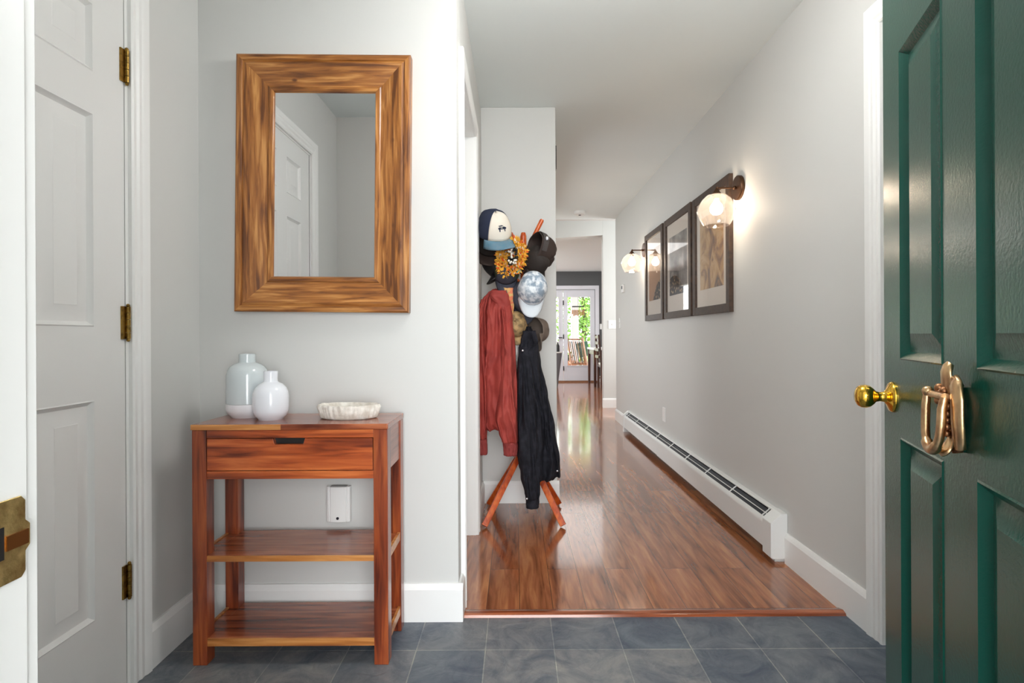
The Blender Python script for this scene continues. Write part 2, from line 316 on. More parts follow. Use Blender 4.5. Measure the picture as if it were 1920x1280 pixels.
# ---------------------------------------------------------------- baseboards
def baseboard(name, segs, h=0.135, t=0.016, label=None):
    mb = MB()
    for (x0, y0, x1, y1, nx, ny) in segs:
        prof = [(0, 0), (t, 0), (t, h - 0.02), (t * 0.75, h - 0.01), (t * 0.45, h), (0, h)]
        mb.loft([[Vector((x + nx * d, y + ny * d, z)) for d, z in prof] for x, y in ((x0, y0), (x1, y1))])
    return struct(name, mb, M_trim, label, 'baseboard')
baseboard('baseboard_back', [(XL, YB, XH + 0.016, YB, 0, -1)], label='white baseboard under the pale wall behind the console')
baseboard('baseboard_hall', [(XH, YB - 0.0, XH, 2.06, 1, 0), (XH, 2.885, XH, YE, 1, 0)])
baseboard('baseboard_left', [(XL, 1.685, XL, YB, 1, 0), (XL, YF, XL, 0.80, 1, 0)], label='white baseboard between closet door and corner')
baseboard('baseboard_end', [(XH, YE, XC + 0.012, YE, 0, -1)])
baseboard('baseboard_right', [(XR, 1.875, XR, 2.447, -1, 0), (XR, 5.83, XR, 6.62, -1, 0)], label='white baseboard on the right wall')
baseboard('baseboard_far', [(1.23, 7.72, 2.4, 7.72, 0, -1)])
baseboard('baseboard_front', [(XL, YF, JX - 0.085, YF, 0, 1)])

# transition strip between tile and wood
tr = MB().prism([(0, 0), (0.004, 0.008), (0.02, 0.013), (0.05, 0.006), (0.055, 0)], XH + 0.017, XR - 0.017, lambda u, v, w_: Vector((w_, YW - 0.008 + u, v)))
struct('trim_1', tr, wood('reducer_wood', (rgb(120, 58, 30), rgb(160, 86, 52), rgb(184, 110, 72)), 'X', 50, 0.2, 0.5), 'reddish wooden threshold strip between slate tiles and planks', 'threshold', smooth=True)

# ---------------------------------------------------------------- casings (profiled)
CP = [(0, 0), (0, 0.012), (0.006, 0.016), (0.014, 0.013), (0.022, 0.012), (0.030, 0.016), (0.044, 0.014), (0.052, 0.018), (0.070, 0.020), (0.076, 0.016), (0.076, 0)]
def casing_y(name, X, nx, ya, yb, ztop, wdt=0.076, label=None, sides=('a', 'b')):
    """casing on a wall of constant X around an opening ya..yb"""
    mb = MB(); k = wdt / 0.076
    def ring(y, z, dy, dz): return [Vector((X + nx * d, y + dy * u * k, z + dz * u * k)) for u, d in CP]
    seq = []
    seq.append(ring(ya, 0, -1, 0)); seq.append(ring(ya, ztop, -1, 1)); seq.append(ring(yb, ztop, 1, 1)); seq.append(ring(yb, 0, 1, 0))
    mb.loft(seq)
    return struct(name, mb, M_trim, label, 'door casing', smooth=True, ang=30)
casing_y('trim_2', XL, 1, D1a - 0.012, D1b + 0.012, 2.05, label='white moulded casing around the white panelled door')
casing_y('trim_3', XH, 1, O1, O2, 2.06, 0.066, label='white casing of the doorway left of the coat rack')
casing_y('trim_4', XR, -1, D3a, D3b, 2.06, label='white casing on the right wall half hidden by the green door')

# ---------------------------------------------------------------- panelled door meshes
def panel_door(w_, h, t, panels, both=True, sd=0.009, sw=0.014, bw=0.034):
    """local: x 0..w, z 0..h, front at y=0 facing -y, back y=t"""
    mb = MB()
    xs = sorted(set([0, w_] + [p[0] for p in panels] + [p[1] for p in panels])); zs = sorted(set([0, h] + [p[2] for p in panels] + [p[3] for p in panels]))
    for side in ([0, 1] if both else [0]):
        y0 = 0 if side == 0 else t; sg = 1 if side == 0 else -1
        for i in range(len(xs) - 1):
            for j in range(len(zs) - 1):
                cx, cz = (xs[i] + xs[i + 1]) / 2, (zs[j] + zs[j + 1]) / 2
                if any(p[0] < cx < p[1] and p[2] < cz < p[3] for p in panels): continue
                mb.add([(xs[i], y0, zs[j]), (xs[i + 1], y0, zs[j]), (xs[i + 1], y0, zs[j + 1]), (xs[i], y0, zs[j + 1])], [(0, 1, 2, 3)])
        for (a, b, c, d) in panels:
            rings = []
            for off, dep in ((0, 0), (0.003, -0.002), (sw * 0.5, 0.003), (sw, sd), (sw + 0.006, sd), (sw + 0.006 + bw, 0.002), (sw + 0.008 + bw, 0.001)):
                rings.append([Vector((a + off, y0 + sg * dep, c + off)), Vector((b - off, y0 + sg * dep, c + off)), Vector((b - off, y0 + sg * dep, d - off)), Vector((a + off, y0 + sg * dep, d - off))])
            mb.loft(rings, cap=False); mb.add(rings[-1], [(0, 1, 2, 3)])
    if not both: mb.add([(0, t, 0), (w_, t, 0), (w_, t, h), (0, t, h)], [(0, 1, 2, 3)])
    for q in (((0, 0, 0), (0, t, 0), (0, t, h), (0, 0, h)), ((w_, 0, 0), (w_, t, 0), (w_, t, h), (w_, 0, h)), ((0, 0, 0), (w_, 0, 0), (w_, t, 0), (0, t, 0)), ((0, 0, h), (w_, 0, h), (w_, t, h), (0, t, h))): mb.add(q, [(0, 1, 2, 3)])
    return mb
def frame_M(o, xdir, ydir): # local x,y -> world ; z up
    xd, yd = Vector(xdir).normalized(), Vector(ydir).normalized()
    M = Matrix.Identity(4); M.col[0][:3] = xd; M.col[1][:3] = yd; M.col[2][:3] = (0, 0, 1); M.col[3][:3] = o
    return M
def six(w_, st, mu, rows):
    pw = (w_ - 2 * st - mu) / 2
    return [(st + i * (pw + mu), st + i * (pw + mu) + pw, a, b) for i in (0, 1) for a, b in rows]

# left closet door (door_2)
d2 = thing('door_2', (XL, D1b, 0), 'white six-panel interior door with three brass hinges at the left', 'door', kind='structure')
dw = D1b - D1a - 0.003
mb = panel_door(dw, 2.03, 0.035, six(dw, 0.118, 0.11, ((0.25, 0.85), (1.05, 1.63), (1.745, 1.93))), both=False)
mb.tf(frame_M((XL - 0.001, D1b, 0.01), (0, -1, 0), (-1, 0, 0))); mb.build('slab', M_doorw, d2, smooth=True, ang=25)
MB().box(XL - 0.12, XL + 0.001, D1b, D1b + 0.012, 0, 2.045).box(XL - 0.12, XL + 0.001, D1a - 0.012, D1a, 0, 2.045).box(XL - 0.12, XL + 0.001, D1a - 0.012, D1b + 0.012, 2.041, 2.05).build('jamb', M_trim, d2)
for py in (126, 605, 1087):
    z = P(238, py, 1.605).z
    hb = MB(); cy, cx = D1b + 0.002, XL + 0.007
    for k in range(5):
        zz = z - 0.048 + k * 0.0192; hb.tube([(cx, cy, zz + 0.0008), (cx, cy, zz + 0.0184)], 0.0062, 14)
    hb.sphere((cx, cy, z + 0.051), 0.005, 10); hb.sphere((cx, cy, z - 0.051), 0.005, 10)
    hb.box(XL - 0.006, XL + 0.0035, D1b - 0.018, D1b - 0.001, z - 0.048, z + 0.048).box(XL + 0.001, XL + 0.0035, D1b + 0.004, D1b + 0.012, z - 0.048, z + 0.048)
    hb.build('hinge', M_hinge, d2, smooth=True)
kb = MB().lathe([(0.001, 0), (0.03, 0), (0.03, 0.006), (0.012, 0.012), (0.011, 0.03), (0.024, 0.042), (0.028, 0.055), (0.02, 0.068), (0.001, 0.07)], (XL - 0.004, D1a + 0.065, 0.93), (1, 0, 0)); kb.build('door_knob', M_brass, d2, smooth=True)

# doorway in the hall left wall: jamb lining and closed door deep in the wall (door_3)
d3 = thing('door_3', (XH - 0.12, O1, 0), 'white door set back in the doorway left of the coat rack', 'door', kind='structure')
MB().box(XH - 0.125, XH + 0.0005, O1 - 0.001, O1 + 0.004, 0, 2.06).box(XH - 0.125, XH + 0.0005, O2 - 0.004, O2 + 0.001, 0, 2.06).box(XH - 0.125, XH + 0.0005, O1, O2, 2.056, 2.061).box(XH - 0.075, XH - 0.062, O2 - 0.012, O2, 0, 2.06).build('jamb', M_trim, d3)
w3 = O2 - O1 - 0.014
mb = panel_door(w3, 2.04, 0.035, six(w3, 0.11, 0.11, ((0.25, 0.85), (1.05, 1.63), (1.745, 1.93))), both=False)
mb.tf(frame_M((XH - 0.078, O2 - 0.007, 0.008), (0, -1, 0), (-1, 0, 0))); mb.build('slab', M_doorw, d3, smooth=True, ang=25)
# door on right wall behind green door (door_4)
d4 = thing('door_4', (XR, D3a, 0), 'white closet door on the right wall behind the green door', 'door', kind='structure')
w4 = D3b - D3a - 0.006
mb = panel_door(w4, 2.04, 0.035, six(w4, 0.12, 0.11, ((0.25, 0.85), (1.05, 1.63), (1.745, 1.93))), both=False)
mb.tf(frame_M((XR + 0.006, D3b - 0.003, 0.008), (0, -1, 0), (1, 0, 0))); mb.build('slab', M_doorw, d4, smooth=True, ang=25)

# ---------------------------------------------------------------- entrance frame and green front door (door_1)
fr = thing('trim_5', (JX, YF, 0), 'white entrance door jamb with worn brass strike plate', 'door frame', kind='structure')
MB().box(JX - 0.02, JX, YF - 0.17, YF + 0.002, 0, 2.07).box(HX + 0.02, HX + 0.04, YF - 0.17, YF + 0.002, 0, 2.07).box(JX, HX + 0.02, YF - 0.17, YF + 0.002, 2.05, 2.07).box(JX, JX + 0.012, YF - 0.17, YF - 0.055, 0, 2.05).build('jamb', M_trim, fr, 0.0015)
mb = MB(); 
def ringf(x, z, dx, dz): return [Vector((x + dx * u, YF + d, z + dz * u)) for u, d in CP]
mb.loft([ringf(JX - 0.002, 0, -1, 0), ringf(JX - 0.002, 2.06, -1, 1), ringf(HX + 0.03, 2.06, 1, 1), ringf(HX + 0.03, 0, 1, 0)]); mb.build('casing', M_trim, fr, smooth=True, ang=30)
pz = P(30, 1014, 0.405).z
sp_ = MB().prism([(-0.03, -0.031), (0.009, -0.031), (0.0125, -0.027), (0.0125, -0.012), (0.0165, -0.008), (0.0165, 0.008), (0.0125, 0.012), (0.0125, 0.027), (0.009, 0.031), (-0.03, 0.031)], JX, JX + 0.0018, lambda u, v, w_: Vector((w_, 0.4055 + u, pz + v)))
M_strike = mat('worn_brass', rgb(228, 204, 140), 0.3, 1.0, var=(70, rgb(150, 118, 66), 0.42, 0.75), bump=(120, 0.4))
st = sp_.build('strike_plate', M_strike, fr, 0.0005)
MB().box(JX + 0.0012, JX + 0.0022, 0.380, 0.400, pz - 0.012, pz + 0.012).build('latch_hole', M_black, st)
MB().box(JX + 0.001, JX + 0.003, 0.4015, 0.4195, pz - 0.0065, pz + 0.0045).build('strike_tongue', mat('copper_brass', rgb(150, 96, 52), 0.35, 1.0), st)
struct('trim_6', MB().box(JX - 0.02, HX + 0.04, YF - 0.18, YF + 0.01, 0, 0.02), mat('aluminium_sill', rgb(150, 150, 150), 0.4, 0.8))

DD = Vector((0.34, 0.94, 0)).normalized(); DN = Vector((-DD.y, DD.x, 0))        # along door from hinge, outward normal of its outside face
DW = 0.91
E = Vector((0.867, 1.28, 0))                                                     # free edge, outside face
Hn = E - DD * DW
d1 = thing('door_1', (Hn.x, Hn.y, 0), 'glossy dark green panelled entrance door swung open on the right', 'door', kind='structure')
# local x from free edge towards hinge, local y into the door
rowsg = ((0.20, 0.795), (0.962, 1.625), (1.735, 1.915))
pan = [(0.118, 0.348, a, b) for a, b in rowsg] + [(0.478, 0.79, a, b) for a, b in rowsg]
mb = panel_door(DW, 2.03, 0.044, pan, both=True, sd=0.012, sw=0.018, bw=0.03)
DM = frame_M((E.x, E.y, 0.012), -DD, -DN)
mb.tf(DM); mb.build('slab', M_green, d1, smooth=True, ang=25)
def onD(s, z, out=0.0): return E - DD * s + DN * out + Vector((0, 0, z))
k = onD(0.062, 0.888)
kn = MB().lathe([(0.0005, 0), (0.034, 0), (0.0345, 0.003), (0.031, 0.007), (0.018, 0.012), (0.0115, 0.017), (0.0105, 0.026), (0.0125, 0.033), (0.019, 0.038), (0.0245, 0.045), (0.0265, 0.053), (0.0255, 0.062), (0.021, 0.069), (0.012, 0.0735), (0.0005, 0.0745)], k, DN, 48)
kn.build('door_knob', M_brass, d1, smooth=True, ang=60)
for z in (0.25, 1.02, 1.8):
    MB().tube([Hn + Vector((0.004, 0.0, z - 0.05)) - DN * 0.05, Hn + Vector((0.004, 0, z + 0.05)) - DN * 0.05], 0.007, 12).build('hinge', M_brass, d1, smooth=True)

# door knocker (part of door, fixed)
M_knock = mat('patinated_brass', rgb(214, 180, 136), 0.3, 1.0, var=(45, rgb(168, 124, 90), 0.4, 0.75), bump=(60, 0.5))
M_knock2 = mat('dark_cast_brass', rgb(176, 128, 92), 0.36, 1.0, var=(60, rgb(104, 66, 44), 0.4, 0.7), bump=(80, 0.6))
KS = 0.425; KZ = 0.902
kp = onD(KS, KZ)
ke = MB(); KF = 0.76; L = lambda a, z, o: kp - DD * a * KF + DN * o * KF + Vector((0, 0, z * KF))    # a towards hinge (right in photo)
def blade(mb, pts, th):
    """ribbon with lens section through pts (a,z,o,width)"""
    rings = []
    for i, (a, z, o, wd) in enumerate(pts):
        c = L(a, z, o); a0 = pts[max(i - 1, 0)]; a1 = pts[min(i + 1, len(pts) - 1)]
        t = (L(a1[0], a1[1], a1[2]) - L(a0[0], a0[1], a0[2])).normalized(); side = t.cross(DN).normalized(); nn = side.cross(t)
        rings.append([c + side * wd * KF * math.cos(q) * 0.5 + nn * th * KF * math.sin(q) * (1.0 if math.sin(q) > 0 else 0.5) for q in [2 * math.pi * j / 16 for j in range(16)]])
    mb.loft(rings)
# backplate body
blade(ke, [(0.0, 0.055, 0.006, 0.03), (0.0, 0.03, 0.010, 0.05), (0.0, 0.0, 0.012, 0.056), (0.0, -0.04, 0.010, 0.05), (0.0, -0.07, 0.008, 0.034), (0, -0.085, 0.005, 0.015)], 0.014)
kobj = ke.build('door_knocker', M_knock2, d1, smooth=True, ang=60)
t_ = MB(); blade(t_, [(0.0, 0.035, 0.024, 0.04), (0.0, 0.06, 0.026, 0.046), (0.0, 0.085, 0.027, 0.046), (0.002, 0.098, 0.024, 0.036), (0.002, 0.102, 0.02, 0.018)], 0.010); t_.build('top_scroll', M_knock, kobj, smooth=True, ang=60)
t_ = MB(); blade(t_, [(0.020, 0.058, 0.010, 0.012), (0.032, 0.068, 0.020, 0.030), (0.048, 0.062, 0.026, 0.044), (0.054, 0.03, 0.026, 0.048), (0.056, -0.01, 0.026, 0.046), (0.057, -0.05, 0.024, 0.042), (0.055, -0.068, 0.020, 0.022)], 0.012); t_.build('side_leaf', M_knock, kobj, smooth=True, ang=60)
t_ = MB(); blade(t_, [(-0.018, 0.03, 0.014, 0.03), (-0.026, 0.0, 0.014, 0.030), (-0.036, -0.025, 0.010, 0.022), (-0.044, -0.04, 0.006, 0.008)], 0.010); t_.build('side_leaf', M_knock, kobj, smooth=True, ang=60)
t_ = MB()
for i, z in enumerate((0.032, 0.014, -0.002, -0.016, -0.030, -0.045)): t_.sphere(L(0.016 - 0.002 * i, z, 0.030), 0.0075 - 0.0003 * i, 12)
for a, z in ((-0.02, 0.05), (-0.028, 0.036), (-0.012, 0.038), (0.006, 0.045), (-0.02, 0.022)): t_.sphere(L(a, z, 0.034), 0.0075, 12)
t_.build('beading', M_knock2, kobj, smooth=True)
t_ = MB(); blade(t_, [(0.0, -0.055, 0.016, 0.02), (0.0, -0.07, 0.022, 0.036), (0.0, -0.082, 0.030, 0.046), (0.0, -0.090, 0.036, 0.034), (0, -0.093, 0.04, 0.01)], 0.010); t_.build('foot_leaf', M_knock, kobj, smooth=True, ang=60)
# ring
rp = []
for i in range(29):
    q = math.pi * i / 28
    a = -0.026 * math.cos(q) if 0.25 < i / 28 < 0.75 else -0.026 * math.cos(q)
    rp.append(L(0.044 * -math.cos(q), -0.012 - 0.070 * math.sin(q) ** 0.8, 0.052 + 0.004 * math.sin(q)))
pts = [L(-0.045, 0.042, 0.048), L(-0.046, 0.01, 0.051)] + rp[1:-1] + [L(0.044, 0.01, 0.051), L(0.042, 0.034, 0.046)]
t_ = MB().tube(pts, [0.0055] + [0.0065] * 8 + [0.0085] * (len(pts) - 18) + [0.0065] * 8 + [0.0055], 16)
t_.sphere(L(-0.043, 0.040, 0.048), 0.009, 12)
t_.tube([L(-0.04, 0.036, 0.046), L(0.04, 0.036, 0.044)], 0.006, 12)
t_.build('ring', M_knock, kobj, smooth=True, ang=60)

# ---------------------------------------------------------------- framed mirror
Ym = YB
mc = P(603, 342, 1.93)
mir = thing('wall_mirror', (mc.x, YB, mc.z), 'rectangular wall mirror in a wide stained pine frame above the console table', 'mirror')
W2, H2 = 0.311, 0.459; GW, GH = 0.1805, 0.3305
MT = Matrix.Translation((mc.x, YB - 0.002, mc.z)) @ Matrix.Rotation(R(0.75), 4, 'Y')
prof = [(0.0, 0.0), (0.0, 0.034), (0.006, 0.037), (0.020, 0.037), (0.023, 0.032), (0.032, 0.036), (0.060, 0.030), (0.095, 0.020), (0.108, 0.018), (0.112, 0.021), (0.126, 0.021), (0.1295, 0.012), (0.1295, 0.0)]
def mside(c0, c1):
    # corners as (sx,sz) signs
    rings = []
    for (sx, sz) in (c0, c1):
        ring = []
        for u, d in prof:
            k = u / 0.1295; ring.append(MT @ Vector((sx * (W2 + (GW - W2) * k), -d, sz * (H2 + (GH - H2) * k))))
        rings.append(ring)
    return MB().loft(rings)
for c0, c1, m_ in (((-1, -1), (-1, 1), M_mZ), ((1, -1), (1, 1), M_mZ), ((-1, 1), (1, 1), M_mX), ((-1, -1), (1, -1), M_mX)):
    mside(c0, c1).build('frame_board', m_, mir, smooth=True, ang=25)
M_mirror = mat('mirror_silver', (0.86, 0.87, 0.88, 1), 0.0, 1.0)
g = MB().box(-GW - 0.004, GW + 0.004, -0.012, -0.006, -GH - 0.004, GH + 0.004).tf(MT); g.build('mirror_glass', M_mirror, mir)

# ---------------------------------------------------------------- console table
TX0, TX1, TY0, TY1, TZ = -1.018, -0.404, 1.706, 1.944, 0.756
tb = thing('console_table', ((TX0 + TX1) / 2, (TY0 + TY1) / 2, 0), 'narrow reddish wood console table with one drawer and two open shelves', 'table')
LW = 0.045
MB().box(TX0 - 0.002, TX1 + 0.002, TY0 - 0.002, TY1, TZ - 0.018, TZ).build('tabletop', M_tT, tb, 0.003)
MB().box(TX0 - 0.0025, TX0 + 0.28, TY0 - 0.0028, TY0 + 0.012, TZ - 0.0175, TZ - 0.0006).build('edge_strip', M_sap, tb, 0.001)['label'] = 'pale sapwood streak along the top front edge'
for x in (TX0, TX1 - LW):
    for y in (TY0, TY1 - LW): MB().box(x, x + LW, y, y + LW, 0, TZ - 0.018).build('leg', M_tZ, tb, 0.002)
zc = lambda py: P(545, py, TY0).z
MB().box(TX0 + LW, TX1 - LW, TY0 + 0.003, TY0 + 0.02, zc(821), TZ - 0.018).build('top_rail', M_tX, tb, 0.001)
MB().box(TX0 + LW, TX1 - LW, TY0 + 0.003, TY0 + 0.02, zc(898), zc(883)).build('bottom_rail', M_tX, tb, 0.001)
dz0, dz1 = zc(881.5), zc(822); nx0, nx1 = P(511, 820, TY0).x, P(571, 820, TY0).x; nz = zc(833)
dr = MB().prism([(TX0 + LW + 0.002, dz0), (TX1 - LW - 0.002, dz0), (TX1 - LW - 0.002, dz1), (nx1, dz1), (nx1 - 0.004, nz + 0.003), (nx1 - 0.007, nz), (nx0 + 0.007, nz), (nx0 + 0.004, nz + 0.003), (nx0, dz1), (TX0 + LW + 0.002, dz1)], TY0 + 0.001, TY0 + 0.019, lambda u, v, w_: Vector((u, w_, v)))
dro = dr.build('drawer', M_tX, tb, 0.001)
MB().box(TX0 + LW + 0.006, TX1 - LW - 0.006, TY0 + 0.022, TY1 - 0.03, dz0, dz1 - 0.03).build('drawer_box', M_tT, dro)
MB().box(nx0 - 0.002, nx1 + 0.002, TY0 + 0.0195, TY0 + 0.0225, nz - 0.004, dz1).build('finger_slot', M_black, dro)['label'] = 'black cut-out finger pull'
for x in (TX0 + 0.004, TX1 - 0.02): MB().box(x, x + 0.016, TY0 + LW, TY1 - LW, zc(886), TZ - 0.018).build('side_apron', M_tY, tb, 0.001)
MB().box(TX0 + LW, TX1 - LW, TY1 - 0.02, TY1 - 0.004, zc(886), TZ - 0.018).build('back_apron', M_tX, tb, 0.001)
s1, s2 = P(545, 1042, TY0).z, P(545, 1197, TY0).z
for sz, th in ((s1, 0.018), (s2, 0.024)):
    sh = MB().box(TX0 + LW, TX1 - LW, TY0 + 0.006, TY1 - 0.004, sz - th, sz).box(TX0 + 0.012, TX0 + LW, TY0 + LW, TY1 - LW, sz - th, sz).box(TX1 - LW, TX1 - 0.012, TY0 + LW, TY1 - LW, sz - th, sz).build('shelf', M_tT, tb, 0.001)
    MB().box(TX0 + LW, TX1 - LW, TY0 + 0.002, TY0 + 0.0062, sz - th, sz).build('shelf_edge', M_sap, sh)['label'] = 'lighter wooden front edge of the shelf'
    for x in (TX0 + 0.003, TX1 - 0.012): MB().box(x, x + 0.009, TY0 + LW, TY1 - LW, sz - 0.024, sz + 0.004).build('side_rail', M_sap, tb)

# ---------------------------------------------------------------- vases and dish
M_glz = mat('pale_blue_grey_glaze', rgb(206, 214, 216), 0.12, coat=0.4)
M_wht = mat('white_bisque', rgb(240, 240, 243), 0.3)
M_wgl = mat('white_glaze', rgb(238, 240, 246), 0.15, coat=0.3)
v1 = P(464, 775, 1.875); v1.z = TZ
vt = thing('vase', v1, 'taller bottle-shaped ceramic vase with pale grey-blue glaze above a white base', 'vase', 'bottle vases on the console table')
hs = 0.215; rr = 0.0665
body = [(0.058, 0.046), (rr, 0.048), (rr, 0.13), (rr * 0.985, 0.145), (rr * 0.93, 0.160), (rr * 0.82, 0.172), (rr * 0.66, 0.180), (0.032, 0.185), (0.0272, 0.187), (0.0265, 0.2), (0.0265, 0.213), (0.0255, 0.216), (0.021, 0.216), (0.021, 0.19)]
MB().lathe([(0.001, 0.0), (0.048, 0.0), (0.051, 0.004), (0.063, 0.016), (rr, 0.026), (rr, 0.047), (0.05, 0.0475)], v1).build('base', M_wht, vt, smooth=True)
MB().lathe(body, v1).build('body', M_glz, vt, smooth=True)
v2 = P(508, 779, 1.815); v2.z = TZ
vs = thing('vase', v2, 'shorter rounded white ceramic vase standing in front of the taller one', 'vase', 'bottle vases on the console table')
r2 = 0.0565
MB().lathe([(0.001, 0.0), (0.038, 0.0), (0.041, 0.005), (0.050, 0.014), (r2 * 0.98, 0.028), (r2, 0.045), (r2, 0.078), (r2 * 0.96, 0.092), (r2 * 0.85, 0.106), (r2 * 0.66, 0.117), (0.027, 0.122), (0.0225, 0.125), (0.0215, 0.135), (0.0222, 0.15), (0.0225, 0.158), (0.021, 0.160), (0.017, 0.160), (0.017, 0.13)], v2).build('body', M_wgl, vs, smooth=True)
dc = P(654, 778, 1.83); dc.z = TZ
M_shell = mat('rough_stone', rgb(206, 198, 186), 0.7, bump=(70, 0.9), var=(38, rgb(238, 234, 226), 0.4, 0.65))
def dish_ring(r, z, amp, n=144):
    out = []
    for k in range(n):
        q = 2 * math.pi * k / n; wv = amp * (0.6 * math.sin(q * 36 + 2 * math.sin(q * 5)) + 0.5 * noise.noise(Vector((math.cos(q) * 9, math.sin(q) * 9, z * 20))))
        rr_ = r * (1 + 0.05 * math.cos(2 * q + 0.4) + 0.03 * math.sin(3 * q)) + wv
        out.append(dc + Vector((rr_ * math.cos(q), rr_ * 0.62 * math.sin(q), z + 0.003 * noise.noise(Vector((math.cos(q) * 4, math.sin(q) * 4, 3))) * (1 if z > 0.02 else 0))))
    return out
db = MB().loft([dish_ring(0.02, 0.0005, 0), dish_ring(0.084, 0.0005, 0), dish_ring(0.09, 0.004, 0.002), dish_ring(0.095, 0.02, 0.003), dish_ring(0.1, 0.038, 0.0035), dish_ring(0.097, 0.046, 0.0025), dish_ring(0.088, 0.047, 0.0015), dish_ring(0.078, 0.038, 0.001), dish_ring(0.066, 0.02, 0.0005), dish_ring(0.05, 0.014, 0), dish_ring(0.004, 0.013, 0)])
tag(db.build('bowl', M_shell, None, smooth=True), 'rough oval stone-look bowl with ridged sides on the console table', 'bowl')

# plug-in detector under the table top
pc = P(638.5, 941, YB)
pd = thing('plug_in_detector', (pc.x, YB, pc.z), 'white plug-in detector on the wall seen under the console drawer', 'detector')
MB().box(pc.x - 0.034, pc.x + 0.034, YB - 0.004, YB, pc.z - 0.055, pc.z + 0.055).build('wall_plate', M_plast, pd, 0.001)
dp = [(-0.042, 0.004), (-0.042, 0.024), (-0.033, 0.028), (-0.031, 0.024), (-0.028, 0.030), (0, 0.034), (0.028, 0.030), (0.031, 0.024), (0.033, 0.028), (0.042, 0.024), (0.042, 0.004)]
MB().prism(dp, pc.z - 0.063, pc.z + 0.063, lambda u, v, w_: Vector((pc.x + u, YB - v, w_))).build('body', M_plast, pd, 0.0015)
MB().lathe([(0.001, 0), (0.005, 0), (0.005, 0.003), (0.001, 0.003)], (pc.x, YB - 0.032, pc.z - 0.048), (0, -1, 0), 16).build('button', M_dgrey, pd)
MB().prism([(-0.03, 0.0), (0.03, 0.0), (0.026, 0.004), (-0.026, 0.004)], 0.006, 0.026, lambda u, v, w_: Vector((pc.x + u, YB - w_, pc.z + 0.0632 + v * 0.4))).build('top_shadow_strip', mat('shadow_grey', rgb(150, 150, 148), 0.6), pd)  # grey strip standing in for the shadow line along the top

# ---------------------------------------------------------------- baseboard heater
hy0, hy1 = 2.447, 5.83
ht = thing('baseboard_heater', (XR - 0.04, hy0, 0), 'long white baseboard heater with dark louvre slot along the right wall', 'heater')
fp = [(0.072, 0.045), (0.072, 0.150), (0.070, 0.165), (0.060, 0.178), (0.056, 0.176), (0.066, 0.162), (0.068, 0.150), (0.068, 0.045)]
XX = lambda u, v, w_: Vector((XR - u, w_, v))
MB().prism(fp, hy0 + 0.07, 4.45, XX).build('front_panel', M_heat, ht, 0.0008)
MB().prism([(a, b + (0.004 if b < 0.1 else 0)) for a, b in fp], 4.452, hy1 - 0.03, XX).build('front_panel', M_heat, ht, 0.0008)
MB().prism([(0.001, 0.03), (0.001, 0.218), (0.022, 0.218), (0.026, 0.212), (0.026, 0.208), (0.005, 0.214), (0.005, 0.03)], hy0 + 0.07, hy1 - 0.03, XX).build('back_panel', M_heat, ht)
MB().prism([(0.005, 0.10), (0.066, 0.10), (0.060, 0.166), (0.024, 0.200), (0.005, 0.204)], hy0 + 0.07, hy1 - 0.03, XX).build('heating_element', M_dgrey, ht)
MB().prism([(0.040, 0.189), (0.044, 0.189), (0.045, 0.187), (0.039, 0.187)], hy0 + 0.07, hy1 - 0.03, XX).build('damper_blade', M_heat, ht)
nb = 9
for i in range(nb):
    y = hy0 + 0.12 + i * 0.39; MB().prism([(0.022, 0.206), (0.022, 0.212), (0.060, 0.181), (0.060, 0.175)], y, y + 0.005, XX).build('bracket', M_heat, ht)
ec = [(0.001, 0.0), (0.001, 0.222), (0.028, 0.222), (0.075, 0.182), (0.077, 0.176), (0.077, 0.025), (0.060, 0.0)]
MB().prism([(0.001, 0.018), (0.001, 0.222), (0.028, 0.222), (0.075, 0.182), (0.077, 0.176), (0.077, 0.024), (0.068, 0.018)], hy0, hy0 + 0.085, XX).build('end_cap', M_heat, ht, 0.002)
MB().prism([(0.001, 0.0), (0.001, 0.222), (0.028, 0.222), (0.075, 0.182), (0.077, 0.176), (0.077, 0.0)], hy1 - 0.05, hy1, XX).build('end_cap', M_heat, ht, 0.002)
MB().prism([(0.001, 0.0), (0.001, 0.02), (0.05, 0.02), (0.05, 0.0)], hy0 + 0.02, hy0 + 0.06, XX).build('foot', M_heat, ht)

